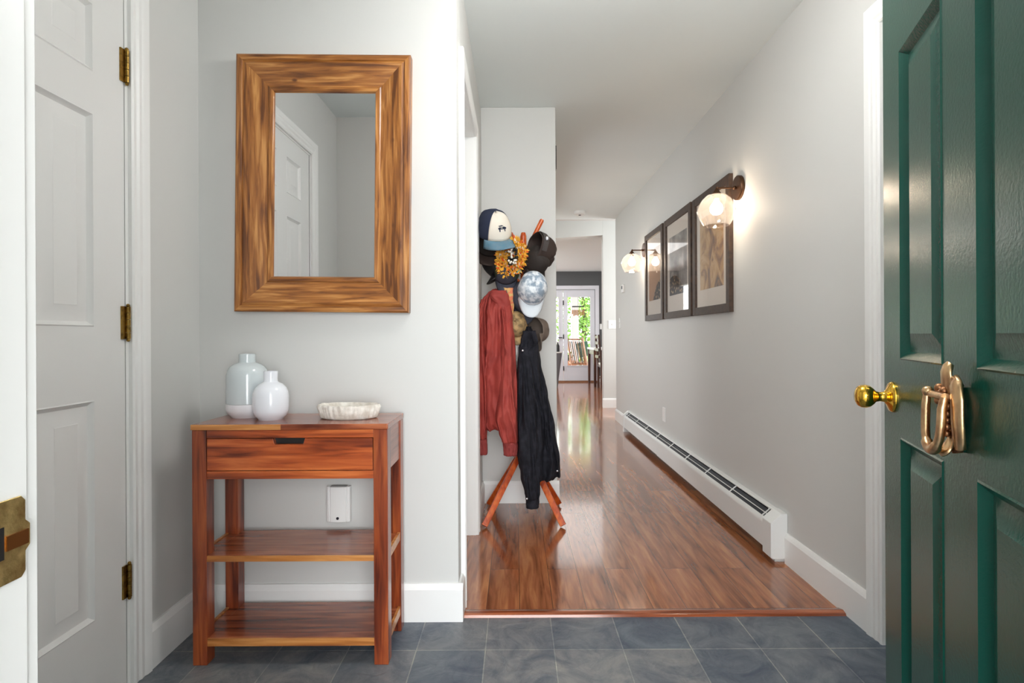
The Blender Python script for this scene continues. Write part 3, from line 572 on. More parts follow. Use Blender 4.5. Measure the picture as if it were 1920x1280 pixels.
# ---------------------------------------------------------------- pictures on right wall
def art_material(kind, y0, y1, z0, z1):
    m = bpy.data.materials.new('print_' + kind); m.use_nodes = True
    n = m.node_tree.nodes; l = m.node_tree.links; b = n['Principled BSDF']; b.inputs['Roughness'].default_value = 0.7
    tc = n.new('ShaderNodeTexCoord'); sp = n.new('ShaderNodeSeparateXYZ'); l.new(tc.outputs['Object'], sp.inputs[0])
    def mr(inp, a, b_):
        q = n.new('ShaderNodeMapRange'); q.inputs[1].default_value = a; q.inputs[2].default_value = b_; l.new(inp, q.inputs[0]); return q.outputs[0]
    u = mr(sp.outputs[1], y1, y0); v = mr(sp.outputs[2], z0, z1)     # u 0 left (far) .. 1 right (near), v up
    def ma(op, a, b_=None, c=None):
        q = n.new('ShaderNodeMath'); q.operation = op
        for i, x in enumerate((a, b_, c)):
            if x is None: continue
            if isinstance(x, (int, float)): q.inputs[i].default_value = x
            else: l.new(x, q.inputs[i])
        return q.outputs[0]
    def ramp(f, cs):
        q = n.new('ShaderNodeValToRGB'); q.color_ramp.elements[0].position = cs[0][0]; q.color_ramp.elements[0].color = cs[0][1]; q.color_ramp.elements[1].position = cs[-1][0]; q.color_ramp.elements[1].color = cs[-1][1]
        for p, c in cs[1:-1]: e = q.color_ramp.elements.new(p); e.color = c
        l.new(f, q.inputs[0]); return q.outputs[0]
    def mix(f, a, b_):
        q = n.new('ShaderNodeMix'); q.data_type = 'RGBA'; l.new(f, q.inputs[0])
        for i, x in ((6, a), (7, b_)):
            if isinstance(x, tuple): q.inputs[i].default_value = x
            else: l.new(x, q.inputs[i])
        return q.outputs[2]
    cb = n.new('ShaderNodeCombineXYZ'); l.new(u, cb.inputs[0]); l.new(v, cb.inputs[1])
    if kind == 'sepia':
        mp = n.new('ShaderNodeMapping'); mp.inputs['Scale'].default_value = (1.1, 1.0, 1); l.new(cb.outputs[0], mp.inputs[0])
        t = n.new('ShaderNodeTexNoise'); t.inputs['Scale'].default_value = 2.0; t.inputs['Detail'].default_value = 4; t.inputs['Distortion'].default_value = 1.2; l.new(mp.outputs[0], t.inputs['Vector'])
        f = ma('PINGPONG', ma('MULTIPLY', t.outputs['Fac'], 6.0), 1.0)
        col = ramp(f, [(0.0, rgb(74, 44, 18)), (0.35, rgb(150, 100, 48)), (0.7, rgb(198, 150, 84)), (1.0, rgb(214, 176, 120))])
    else:
        t = n.new('ShaderNodeTexNoise'); t.inputs['Scale'].default_value = 3.0; t.inputs['Detail'].default_value = 6; l.new(cb.outputs[0], t.inputs['Vector'])
        if kind == 'grey': sky = ramp(t.outputs['Fac'], [(0.35, rgb(84, 76, 70)), (0.52, rgb(140, 134, 128)), (0.68, rgb(206, 200, 192))]); uc, hgt, wd = 0.25, 0.33, 0.75
        else: sky = ramp(v, [(0.0, rgb(168, 122, 82)), (0.6, rgb(186, 146, 112)), (1.0, rgb(170, 140, 118))]); uc, hgt, wd = 1.0, 0.35, 0.7
        d = ma('DIVIDE', ma('SUBTRACT', u, uc), wd); top = ma('SUBTRACT', hgt, ma('MULTIPLY', ma('MULTIPLY', d, d), 0.45))
        mask = ma('GREATER_THAN', top, v)
        vo = n.new('ShaderNodeTexVoronoi'); vo.inputs['Scale'].default_value = 16; l.new(cb.outputs[0], vo.inputs['Vector'])
        pile = ramp(vo.outputs['Distance'], [(0.1, rgb(226, 200, 158)), (0.3, rgb(128, 98, 64)), (0.5, rgb(50, 38, 26))])
        col = mix(mask, sky, pile)
    l.new(col, b.inputs['Base Color'])
    return m
pics = [('sepia', 3.04, 3.67, 'framed sepia print with a wide cream mat, largest and nearest of the three', 1.158, 1.932),
        ('grey', 3.712, 4.375, 'dark framed grey and brown print with a speckled mound, middle of the three', 1.158, 1.938),
        ('tan', 4.425, 5.03, 'dark framed tan print with a lamp glare, farthest of the three', 1.158, 1.94)]
for kind, y0, y1, lab, z0, z1 in pics:
    fo = thing('framed_picture', (XR, (y0 + y1) / 2, z0), lab, 'picture', 'framed prints on the hallway wall')
    fw = 0.05
    for (a, b_, c, d_, ver) in ((y0, y0 + fw, z0, z1, 1), (y1 - fw, y1, z0, z1, 1)): MB().box(XR - 0.026, XR - 0.001, a, b_, c, d_).build('frame_rail', M_frame, fo, 0.002)
    for (c, d_) in ((z0, z0 + fw), (z1 - fw, z1)): MB().box(XR - 0.0255, XR - 0.001, y0 + fw, y1 - fw, c, d_).build('frame_rail', M_frame, fo, 0.002)
    MB().box(XR - 0.012, XR - 0.008, y0 + fw, y1 - fw, z0 + fw, z1 - fw).build('mat_board', M_matb, fo)
    ay0, ay1, az0, az1 = y0 + 0.115, y1 - 0.115, z0 + 0.175, z1 - 0.155
    if kind == 'sepia': az0 = z0 + 0.16
    MB().box(XR - 0.0128, XR - 0.012, ay0, ay1, az0, az1).build('print', art_material(kind, ay0, ay1, az0, az1), fo)
    MB().box(XR - 0.0175, XR - 0.0165, y0 + fw, y1 - fw, z0 + fw, z1 - fw).build('glass', M_glass, fo)

# ---------------------------------------------------------------- sconces
M_bulb = mat('lit_bulb', (1, 0.9, 0.75, 1), 0.4, em=((1, 0.87, 0.70, 1), 44.0))
for (Ys, lab) in ((2.95, 'bronze wall sconce with clear faceted glass shade beside the nearest picture, lit'), (5.10, 'bronze wall sconce with lit glass shade at the far end of the pictures')):
    zp = 1.825; xa = 1.092
    so = thing('wall_sconce', (XR, Ys, zp), lab, 'wall lamp', 'glass wall sconces')
    MB().lathe([(0.001, 0), (0.064, 0), (0.066, 0.003), (0.066, 0.017), (0.063, 0.021), (0.05, 0.022), (0.001, 0.022)], (XR, Ys, zp), (-1, 0, 0), 48).build('backplate', M_bronze, so, smooth=True)
    MB().sphere((XR - 0.03, Ys, zp), 0.011, 14).tube([(XR - 0.02, Ys, zp), (xa + 0.02, Ys, zp), (xa + 0.004, Ys, zp - 0.003), (xa, Ys, zp - 0.018)], 0.0055, 12).sphere((xa + 0.004, Ys, zp), 0.009, 12).build('arm', M_bronze, so, smooth=True)
    MB().lathe([(0.001, 0.0), (0.008, 0.0), (0.012, -0.008), (0.024, -0.024), (0.026, -0.032), (0.018, -0.034), (0.017, -0.055), (0.001, -0.055)], (xa, Ys, zp - 0.005), None, 28).build('socket', M_bronze, so, smooth=True)
    zt = zp - 0.034
    prof_s = [(0.024, 0), (0.05, -0.008), (0.074, -0.028), (0.090, -0.055), (0.103, -0.092), (0.088, -0.135), (0.066, -0.170), (0.064, -0.170)]
    n_ = 9; rings = []
    for i, (r_, z_) in enumerate(prof_s):
        ring = []
        for k in range(36):
            q = 2 * math.pi * k / 36; a = (q + (math.pi / n_ if i % 2 else 0)) % (2 * math.pi / n_) - math.pi / n_
            rr_ = r_ * (1 - 0.055 * (1 - abs(a) / (math.pi / n_))) if 1 < i < 6 else r_
            ring.append(Vector((xa + rr_ * math.cos(q), Ys + rr_ * math.sin(q), zt + z_)))
        rings.append(ring)
    o_ = MB().loft(rings, cap=False).build('glass_shade', M_shade, so, smooth=True, ang=14)
    q_ = o_.modifiers.new('solid', 'SOLIDIFY'); q_.thickness = 0.0025; q_.offset = 0
    bz = zp - 0.062
    bl = MB().lathe([(0.011, 0.0), (0.012, -0.010), (0.020, -0.020), (0.030, -0.034), (0.034, -0.050), (0.031, -0.066), (0.021, -0.079), (0.001, -0.085)], (xa, Ys, bz), None, 28).build('bulb', M_bulb, so, smooth=True)

# ---------------------------------------------------------------- small wall and ceiling fittings
def plate(name, lab, cat, M, w_, h, rocker=True, group=None, kind2='rocker'):
    o = thing(name, M.translation, lab, cat, group)
    MB().box(-w_ / 2, w_ / 2, -0.006, 0, -h / 2, h / 2).tf(M).build('cover_plate', M_plast, o, 0.0015)
    if kind2 == 'rocker': MB().box(-0.006, 0.006, -0.012, -0.006, -0.012, 0.012).tf(M).build('toggle', M_plast, o, 0.001)
    else:
        for z in (-0.02, 0.02): MB().box(-0.014, 0.014, -0.0075, -0.006, z - 0.014, z + 0.014).tf(M).build('socket', M_plast, o, 0.001)
    return o
def MY(X, Y, Z): # plate on right wall facing -X
    return frame_M((X, Y, Z), (0, -1, 0), (1, 0, 0))
plate('light_switch', 'white switch plate on the right wall at the end of the hallway', 'light switch', MY(XR, 6.36, 1.17), 0.075, 0.12)
plate('wall_outlet', 'white outlet above the baseboard heater on the right wall', 'outlet', MY(XR, 4.48, 0.375), 0.072, 0.115, kind2='outlet')
q = P(1148, 608, 7.72); plate('light_switch', 'white double switch plate on the narrow facing wall at the hall end', 'light switch', frame_M((q.x, 7.72, q.z), (1, 0, 0), (0, 1, 0)), 0.115, 0.12)
q = P(1128, 612, 12.0); plate('light_switch', 'white switch plate on the charcoal wall beside the glazed doors', 'light switch', frame_M((q.x, 12.0, q.z), (1, 0, 0), (0, 1, 0)), 0.08, 0.12)
q = P(1170, 541, 6.13)
th = thing('thermostat', (XR, 6.13, q.z), 'small white thermostat above the far sconce end of the right wall', 'thermostat')
MB().box(XR - 0.022, XR, 6.13 - 0.045, 6.13 + 0.045, q.z - 0.045, q.z + 0.045).build('case', M_plast, th, 0.004)
MB().box(XR - 0.0235, XR - 0.022, 6.13 - 0.028, 6.13 + 0.028, q.z - 0.005, q.z + 0.03).build('display', M_dgrey, th)
sd = P(1087, 398, 6.2)
o = thing('smoke_detector', (sd.x, 6.2, ZC), 'round white smoke detector on the hallway ceiling', 'smoke detector')
MB().lathe([(0.001, 0), (0.068, 0), (0.07, -0.012), (0.064, -0.03), (0.05, -0.038), (0.001, -0.04)], (sd.x, 6.2, ZC), None, 32).build('case', M_plast, o, smooth=True)
MB().lathe([(0.001, 0), (0.014, 0), (0.014, -0.004), (0.001, -0.005)], (sd.x, 6.2, ZC - 0.0395), None, 16).build('test_button', M_dgrey, o)
q = P(1041, 288, 3.42)
o = thing('door_chime', (XC, 3.48, q.z), 'black box high on the corner edge above the coat rack', 'door chime')
MB().box(XC - 0.0005, XC + 0.014, 3.485, 3.60, q.z - 0.075, q.z + 0.075).build('case', M_black, o, 0.002)
MB().box(XC + 0.014, XC + 0.0155, 3.50, 3.585, q.z - 0.06, q.z + 0.06).build('grille', M_dgrey, o)

cl = thing('added_fill_lamp', (0.38, 1.50, ZC), 'added glowing globe above the view, filling the entry with light', 'fill light')  # invented fixture, added out of view to brighten the entry
MB().lathe([(0.001, 0), (0.07, 0), (0.075, -0.015), (0.06, -0.025), (0.012, -0.03), (0.012, -0.10), (0.045, -0.12), (0.001, -0.12)], (0.38, 1.50, ZC), None, 40).build('base', M_bronze, cl, smooth=True)
MB().sphere((0.38, 1.50, ZC - 0.24), 0.13, 32).build('glow_globe', mat('fill_glow', (1, 1, 1, 1), 0.5, em=((1, 0.975, 0.95, 1), 21.0)), cl, smooth=True)

# ---------------------------------------------------------------- coat rack
YRK = 3.12; rx = P(983, 800, YRK).x
rk = thing('coat_rack', (rx, YRK, 0), 'orange-brown wooden coat rack on four splayed legs loaded with jackets and hats', 'coat rack')
feet = [P(908, 988, 2.915), P(1056, 988, 2.915), P(917, 944, 3.30), P(1048, 943, 3.30)]
for f in feet:
    f.z = 0.0; top = Vector((rx, YRK, 0.40)); d_ = (top - f); f2 = f + Vector((0, 0, 0.012)); t2 = f + d_ * 0.965
    MB().bar(f2, t2, 0.034, 0.024, 0.030, up=(0, 1, 0)).build('leg', M_orange, rk, 0.003)
MB().tube([(rx, YRK, 0.30), (rx, YRK, 1.60)], 0.018, 20).tube([(rx, YRK, 1.60), (rx, YRK, 1.62)], [0.018, 0.012], 20).build('pole', M_orange, rk, smooth=True)
def peg(tip, base_z, tw=0.013):
    b_ = Vector((rx, YRK, base_z)); MB().tube([b_, b_ + (tip - b_) * 0.55, tip - (tip - b_).normalized() * 0.01, tip], [0.009, 0.012, tw, tw * 0.7], 14).build('peg', M_orange, rk, smooth=True)
pegs = [(P(1017, 411, 3.06), 1.48), (P(922, 452, 3.04), 1.44), (P(957, 436, 3.22), 1.46), (P(1004, 489, 3.0), 1.36), (P(935, 500, 3.02), 1.32), (P(1001, 600, 3.22), 1.08), (P(955, 565, 3.0), 1.12), (P(1010, 560, 3.02), 1.14)]
for t_, z_ in pegs: peg(t_, z_)

# garments
def interp(rows, y):
    for i in range(len(rows) - 1):
        if rows[i][0] <= y <= rows[i + 1][0]:
            p0 = rows[max(i - 1, 0)]; p1 = rows[i]; p2 = rows[i + 1]; p3 = rows[min(i + 2, len(rows) - 1)]; t = (y - p1[0]) / (p2[0] - p1[0])
            s = t * t * (3 - 2 * t); return [p1[k] + (p2[k] - p1[k]) * s for k in range(len(p1))]
    return rows[-1]
def garment(rows, Y0, seed, folds=5, amp=0.16, nseg=96, steps=90, close_top=True, tone=1.0):
    """rows: (py, px_left, px_right, depth_m, y_offset)"""
    mb = MB(); rings = []; a0, a1 = rows[0][0], rows[-1][0]
    for i in range(steps + 1):
        y = a0 + (a1 - a0) * i / steps; _, l_, r_, dp, yo = interp(rows, y)
        pl, pr = P(l_, y, Y0), P(r_, y, Y0); c = (pl + pr) / 2 + Vector((0, yo, 0)); hw = (pr - pl).length / 2; hd_ = dp / 2
        ring = []; tt = i / steps
        for k in range(nseg):
            q = 2 * math.pi * k / nseg; cx, sy = math.cos(q), math.sin(q)
            cx = math.copysign(abs(cx) ** 0.85, cx); sy = math.copysign(abs(sy) ** 0.75, sy)
            wx = 0.5 * noise.noise(Vector((cx * 1.1 + seed, tt * 2.2, seed)))
            n1 = noise.noise(Vector(((cx + wx) * folds * 0.42 + seed * 3, tt * 1.6 + 0.5 * sy, seed + (5 if sy > 0 else 0))))
            n2 = noise.noise(Vector(((cx + wx) * folds * 0.95 + tt * 1.5, tt * 6.0, seed * 2 + (5 if sy > 0 else 0))))
            rd = 0.9 - 3.2 * abs(n1); rd2 = 0.6 - 2.4 * abs(n2)
            env = (abs(sy) ** 0.6) * (0.4 + 0.6 * min(1, tt * 4)) * min(1.0, dp / 0.1) * amp / 0.2
            yy_ = hd_ * sy * (1 + 0.15 * n1) + math.copysign(1, sy) * env * (0.036 * rd + 0.015 * rd2)
            ring.append(c + Vector((hw * cx * (1 + 0.05 * n2), yy_, 0.004 * n1)))
        rings.append(ring)
    mb.loft(rings)
    return mb
M_red = mat('rust_red_cloth', rgb(168, 66, 56), 0.75, bump=(260, 0.25), var=(9, rgb(146, 52, 46), 0.4, 0.7))
M_redcuff = mat('rust_red_rib', rgb(146, 58, 54), 0.85, bump=(400, 0.5))
M_denim = mat('black_denim', rgb(30, 30, 36), 0.8, bump=(420, 0.5), var=(26, rgb(46, 46, 54), 0.45, 0.75), spec=0.2)
M_snap = mat('steel_snap', rgb(190, 190, 196), 0.3, 1.0)
YJ = 3.00
rj = thing('jacket', P(925, 545, YJ), 'rust red jacket hanging at the left of the coat rack', 'jacket')
rows = [(541, 924, 944, 0.05, 0.02), (549, 914, 953, 0.10, 0.02), (560, 905, 956, 0.13, 0.02), (585, 898, 957, 0.15, 0.02), (620, 895, 960, 0.16, 0.02), (660, 893, 963, 0.17, 0.02), (700, 893, 966, 0.17, 0.02), (760, 893, 967, 0.16, 0.02), (795, 897, 965, 0.14, 0.02), (806, 906, 960, 0.10, 0.02)]
garment(rows, YJ, 1.3, 6, 0.22).build('body', M_red, rj, smooth=True, ang=0)
rows = [(560, 938, 957, 0.05, -0.03), (600, 940, 962, 0.09, -0.05), (660, 939, 967, 0.11, -0.06), (730, 936, 970, 0.12, -0.06), (780, 930, 971, 0.12, -0.06), (806, 936, 972, 0.11, -0.06), (824, 942, 972, 0.09, -0.06)]
garment(rows, YJ, 4.1, 4, 0.2, 64, 70).build('sleeve', M_red, rj, smooth=True, ang=0)
rows = [(824, 943, 971, 0.085, -0.06), (836, 944, 971, 0.08, -0.06), (848, 945, 970, 0.075, -0.06)]
garment(rows, YJ, 4.1, 22, 0.05, 88, 10).build('cuff', M_redcuff, rj, smooth=True, ang=0)
rows = [(562, 902, 912, 0.05, -0.01), (580, 896, 908, 0.08, -0.02), (640, 884, 910, 0.11, -0.04), (720, 886, 914, 0.12, -0.05), (790, 890, 915, 0.11, -0.05), (818, 894, 914, 0.08, -0.05)]
garment(rows, YJ, 2.2, 4, 0.2, 64, 60).build('sleeve', M_red, rj, smooth=True, ang=0)
rows = [(818, 895, 914, 0.075, -0.05), (832, 896, 915, 0.07, -0.05), (847, 896, 915, 0.07, -0.05)]
garment(rows, YJ, 2.2, 20, 0.05, 88, 10).build('cuff', M_redcuff, rj, smooth=True, ang=0)
rows = [(546, 922, 950, 0.03, -0.05), (556, 919, 955, 0.035, -0.055), (572, 930, 957, 0.03, -0.055), (590, 944, 958, 0.02, -0.05)]
garment(rows, YJ, 3.0, 3, 0.2, 40, 24).build('collar', M_red, rj, smooth=True, ang=0)

YK = 3.0
bj = thing('jacket', P(990, 640, YK), 'black denim jacket with metal snaps hanging at the right of the coat rack', 'jacket')
rows = [(612, 984, 996, 0.05, 0.0), (632, 977, 1006, 0.09, 0.0), (650, 973, 1010, 0.12, 0.0), (680, 970, 1014, 0.14, 0.0), (720, 968, 1023, 0.15, 0.0), (780, 967, 1034, 0.16, 0.0), (840, 968, 1042, 0.16, 0.0), (868, 972, 1046, 0.15, 0.0), (888, 978, 1046, 0.13, 0.0), (897, 984, 1038, 0.10, 0.0)]
garment(rows, YK, 7.7, 6, 0.2).build('body', M_denim, bj, smooth=True, ang=0)
rows = [(650, 972, 990, 0.05, -0.06), (700, 970, 1000, 0.08, -0.075), (770, 970, 1008, 0.10, -0.08), (840, 972, 1010, 0.10, -0.08), (885, 976, 1012, 0.09, -0.08), (915, 983, 1012, 0.08, -0.08), (925, 985, 1010, 0.07, -0.08)]
garment(rows, YK, 9.1, 4, 0.2, 64, 70).build('sleeve', M_denim, bj, smooth=True, ang=0)
rows = [(925, 985, 1010, 0.072, -0.08), (934, 985.5, 1010, 0.070, -0.08), (942, 986, 1009, 0.068, -0.08)]
garment(rows, YK, 9.1, 3, 0.05, 64, 8).build('cuff', M_denim, bj, smooth=True, ang=0)
rows = [(680, 1004, 1014, 0.04, -0.02), (740, 1010, 1027, 0.07, -0.02), (800, 1018, 1040, 0.08, -0.02), (860, 1026, 1049, 0.08, -0.02), (891, 1030, 1050, 0.06, -0.02)]
garment(rows, YK, 5.1, 3, 0.2, 64, 60).build('sleeve', M_denim, bj, smooth=True, ang=0)
rows = [(620, 980, 1004, 0.03, -0.05), (640, 976, 1008, 0.04, -0.06), (658, 974, 992, 0.03, -0.065), (680, 978, 984, 0.015, -0.07)]
garment(rows, YK, 5.6, 3, 0.2, 40, 24).build('collar', M_denim, bj, smooth=True, ang=0)
for px, py, yy in ((980, 893, 2.905), (1045, 883, 2.93), (988, 935, 2.875), (980, 657, 2.90)):
    MB().sphere(P(px, py, yy), 0.006, 10, (1, 0.4, 1)).build('snap_button', M_snap, bj, smooth=True)

# caps
def cap_matrix(c, up, fwd):
    f_ = Vector(fwd).normalized(); u_ = Vector(up); u_ = (u_ - f_ * u_.dot(f_)).normalized(); r_ = f_.cross(u_)
    M = Matrix.Identity(4); M.col[0][:3] = r_; M.col[1][:3] = f_; M.col[2][:3] = u_; M.col[3][:3] = c; return M
def cap(label, c, up, fwd, crown, brim, front=None, s=1.0, seed=0.0, blen=0.072, strap=False, button=None, name='baseball_cap', crush=0.06):
    M = cap_matrix(c, up, fwd); o = thing(name, c, label, 'cap', 'caps on the coat rack')
    def pt(q, p, off=0.0):   # q around (0 = front), p 0 base..1 top
        a = math.sin(q) * 0.080 * s; b = math.cos(q) * 0.093 * s
        rr_ = math.cos(p * math.pi / 2) ** 0.62; hz = 0.118 * s * math.sin(p * math.pi / 2) ** 0.9
        ns = 1 + crush * noise.noise(Vector((math.sin(q) * 1.5 + seed, math.cos(q) * 1.5, p * 2 + seed)))
        lean = 0.012 * s * p
        seam = -0.0012 * max(0, 1 - abs(((q * 3 / math.pi) % 1) - 0.5) * 0 - 1)
        return Vector((a * rr_ * ns * (1 + off), b * rr_ * ns * (1 + off) + lean, hz * ns * (1 + off * 0.6)))
    NQ, NP = 48, 14; fq = 0.85
    def shell(q0, q1, off=0.0, nq=NQ):
        mb = MB(); vs = []; fs = []
        for j in range(NP + 1):
            for i in range(nq + 1): vs.append(pt(q0 + (q1 - q0) * i / nq, min(0.995, j / NP), off))
        for j in range(NP):
            for i in range(nq): a = j * (nq + 1) + i; fs.append((a, a + 1, a + nq + 2, a + nq + 1))
        mb.add(vs, fs); return mb.tf(M)
    cr = shell(-math.pi, math.pi).build('crown', crown, o, smooth=True, ang=0)
    q_ = cr.modifiers.new('solid', 'SOLIDIFY'); q_.thickness = 0.0025 * s
    if front:
        fo = shell(-fq, fq, 0.02, 18).build('front_panel', front, o, smooth=True, ang=0); q_ = fo.modifiers.new('solid', 'SOLIDIFY'); q_.thickness = 0.002
    mb = MB(); vs = []; fs = []; nb_, nr = 24, 6; bq = 1.05
    for j in range(nr + 1):
        t = j / nr
        for i in range(nb_ + 1):
            q = -bq + 2 * bq * i / nb_; e = math.sin(q) * 0.080 * s; w_ = max(0.0, 1 - (abs(q) / bq) ** 2.6)
            x = e * (1 + 0.04 * t); y = math.cos(q) * 0.093 * s - 0.004 + blen * s * t * w_; z = -0.05 * s * (x / (0.08 * s)) ** 2 * t * 0.9 * (0.4 + 0.6 * t) - 0.008 * s * t
            vs.append(Vector((x, y, z)))
    for j in range(nr):
        for i in range(nb_): a = j * (nb_ + 1) + i; fs.append((a, a + 1, a + nb_ + 2, a + nb_ + 1))
    mb.add(vs, fs); mb.tf(M); bo = mb.build('brim', brim, o, smooth=True, ang=0); q_ = bo.modifiers.new('solid', 'SOLIDIFY'); q_.thickness = 0.004 * s; q_.offset = 1
    MB().sphere(M @ Vector((0, 0.012 * s, 0.118 * s)), 0.0065 * s, 10).build('top_button', button or crown, o, smooth=True)
    sw = MB(); ring = [pt(2 * math.pi * i / 48, 0.04, 0.012) for i in range(49)]
    sw.add([v for v in ring] + [v + Vector((0, 0, 0.010)) for v in ring], [(i, i + 1, i + 50, i + 49) for i in range(48)]); sw.tf(M)
    return o, M, pt
M_navy = mat('navy_mesh', rgb(34, 42, 66), 0.8, bump=(300, 0.6))
M_cream = mat('cream_twill', rgb(232, 224, 210), 0.8, bump=(400, 0.3))
M_teal = mat('teal_grey_twill', rgb(92, 132, 152), 0.8, bump=(400, 0.3), var=(20, rgb(120, 136, 148), 0.4, 0.7))
M_brown = mat('dark_brown_cotton', rgb(52, 38, 32), 0.75, bump=(300, 0.4))
M_blackb = mat('brown_black_cotton', rgb(40, 32, 28), 0.8, bump=(300, 0.4))
M_slatec = mat('slate_cotton', rgb(62, 64, 76), 0.8, bump=(300, 0.4))
M_tie = mat('tie_dye_pale_blue', rgb(140, 156, 172), 0.8, bump=(300, 0.3), var=(34, rgb(226, 230, 234), 0.42, 0.58))
M_pale = mat('pale_grey_cotton', rgb(214, 220, 226), 0.8, bump=(300, 0.3))
M_olive = mat('olive_green', rgb(62, 74, 44), 0.8, bump=(300, 0.3))
M_tan = mat('tan_camouflage', rgb(190, 158, 110), 0.85, var=(30, rgb(132, 110, 78), 0.45, 0.6))
M_greyb = mat('grey_brown_cotton', rgb(108, 94, 84), 0.8, bump=(300, 0.3))

# trucker cap
o, M, pt = cap('trucker cap with navy sides, cream front and teal brim, topmost at left of the rack', P(925, 438, 2.93), (-0.08, -0.35, 0.92), (0.48, -0.68, -0.50), M_navy, M_teal, M_cream, 1.12, 0.3)
lg = MB()
for i, (a, z, ww, hh) in enumerate(((0.0, 0.45, 0.030, 0.007), (0.004, 0.50, 0.020, 0.005), (-0.006, 0.40, 0.018, 0.004))):
    pass
def logo_poly(poly, m_, nm):
    mb = MB(); vs = []
    for (x, z) in poly:
        q = x / 0.08; v = pt(q, z, 0.045); vs.append(M @ v)
    vs2 = [v + (M.to_3x3() @ Vector((0, -0.002, 0))) for v in vs]; n_ = len(vs)
    mb.add(vs + vs2, [tuple(range(n_)), tuple(range(2 * n_ - 1, n_ - 1, -1))] + [(i, (i + 1) % n_, (i + 1) % n_ + n_, i + n_) for i in range(n_)]); return mb
lm = MB()
for poly in ([(-0.016, 0.30), (0.022, 0.30), (0.026, 0.335), (0.018, 0.365), (0.004, 0.36), (-0.004, 0.38), (-0.014, 0.36), (-0.02, 0.33)], [(-0.004, 0.40), (0.020, 0.385), (0.024, 0.405), (0.004, 0.425)], [(-0.012, 0.24), (-0.008, 0.24), (-0.006, 0.30), (-0.012, 0.30)], [(0.014, 0.24), (0.018, 0.24), (0.020, 0.30), (0.014, 0.30)]):
    b_ = logo_poly(poly, None, ''); lm.add(b_.v, b_.f)
lm.build('embroidered_emblem', M_navy, o)
# dark cap beneath trucker
cap('dark brown cap hanging brim-down under the trucker cap', P(919, 462, 3.03), (0.15, 0.05, 0.95), (-0.1, -0.72, -0.70), M_blackb, M_brown, None, 1.0, 2.2)
cap('black cap mostly hidden, brim showing below the dark brown cap', P(938, 500, 3.08), (-0.2, 0.2, 0.95), (-0.55, -0.45, -0.70), M_black, M_black, None, 0.85, 3.2)
# navy/green cap beneath garland
cap('navy cap with olive edge hanging under the flower garland', P(950, 510, 3.0), (0.05, -0.35, 0.92), (-0.05, -0.50, -0.86), M_olive, M_slatec, M_slatec, 0.86, 4.4)
# brown cap at the right, back towards viewer
o, M, pt = cap('dark brown strapback cap turned away, topmost at right of the rack', P(1000, 466, 2.98), (0.80, -0.28, 0.42), (-0.38, 0.62, -0.62), M_brown, M_brown, None, 1.08, 6.1, crush=0.16)
st_ = MB(); vs = []
for i in range(25):
    q = math.pi - 1.0 + 2.0 * i / 24
    for p_, of in ((0.03, 0.03), (0.16, 0.03), (0.16, 0.06), (0.03, 0.06)): vs.append(M @ pt(q, p_, of))
fs = []
for i in range(24):
    for j in range(4): a = i * 4 + j; b_ = i * 4 + (j + 1) % 4; fs.append((a, b_, b_ + 4, a + 4))
st_.add(vs, fs).build('strap', mat('faded_black_strap', rgb(70, 64, 62), 0.6), o, smooth=True)
MB().sphere(M @ pt(math.pi - 0.35, 0.09, 0.085), 0.011, 12, (1, 0.5, 1.2)).build('buckle', M_snap, o, smooth=True)
# tie-dye
cap('pale blue tie-dye cap hanging brim-down at the right of the rack', P(998, 543, 2.90), (0.12, -0.90, 0.38), (-0.05, -0.38, -0.92), M_tie, M_pale, None, 0.98, 5.4)
cap('black-brown cap hanging between the garland and the strapback cap', P(1000, 494, 3.02), (0.35, -0.50, 0.60), (0.36, -0.42, -0.82), M_blackb, M_blackb, None, 0.88, 8.1)
cap('slate grey cap hanging behind the tie-dye cap', P(984, 558, 3.03), (-0.1, -0.80, 0.5), (-0.05, -0.35, -0.93), M_slatec, M_slatec, None, 0.98, 9.4)
cap('grey-brown cap hanging lowest at the right above the black jacket', P(1002, 618, 3.04), (0.62, 0.72, 0.2), (0.22, -0.1, -0.95), M_greyb, M_greyb, None, 0.78, 12.4)
cap('tan camouflage cap tucked between the red and black jackets', P(968, 610, 3.02), (-0.1, -0.8, 0.55), (0.03, -0.4, -0.90), M_tan, M_tan, None, 0.78, 14.4, blen=0.06)

# bandana and orange strap
sc = garment([(540, 942, 963, 0.03, 0.0), (556, 944, 965, 0.035, 0.0), (574, 948, 964, 0.03, 0.0), (592, 954, 962, 0.02, 0.0)], 2.96, 2.2, 4, 0.2, 40, 24)
tag(sc.build('bandana', mat('peach_print', rgb(222, 130, 92), 0.8, var=(60, rgb(214, 176, 110), 0.48, 0.56)), None, smooth=True, ang=0), 'peach and tan patterned bandana beside the red jacket collar', 'bandana')
sc = garment([(640, 957, 974, 0.02, 0.0), (665, 960, 972, 0.03, 0.0), (700, 964, 972, 0.03, 0.0), (760, 966, 972, 0.02, 0.0)], 3.02, 5.2, 3, 0.2, 32, 24)
tag(sc.build('scarf', mat('white_cloth', rgb(232, 228, 222), 0.8), None, smooth=True, ang=0), 'white scarf end showing between the red and the black jacket', 'scarf')

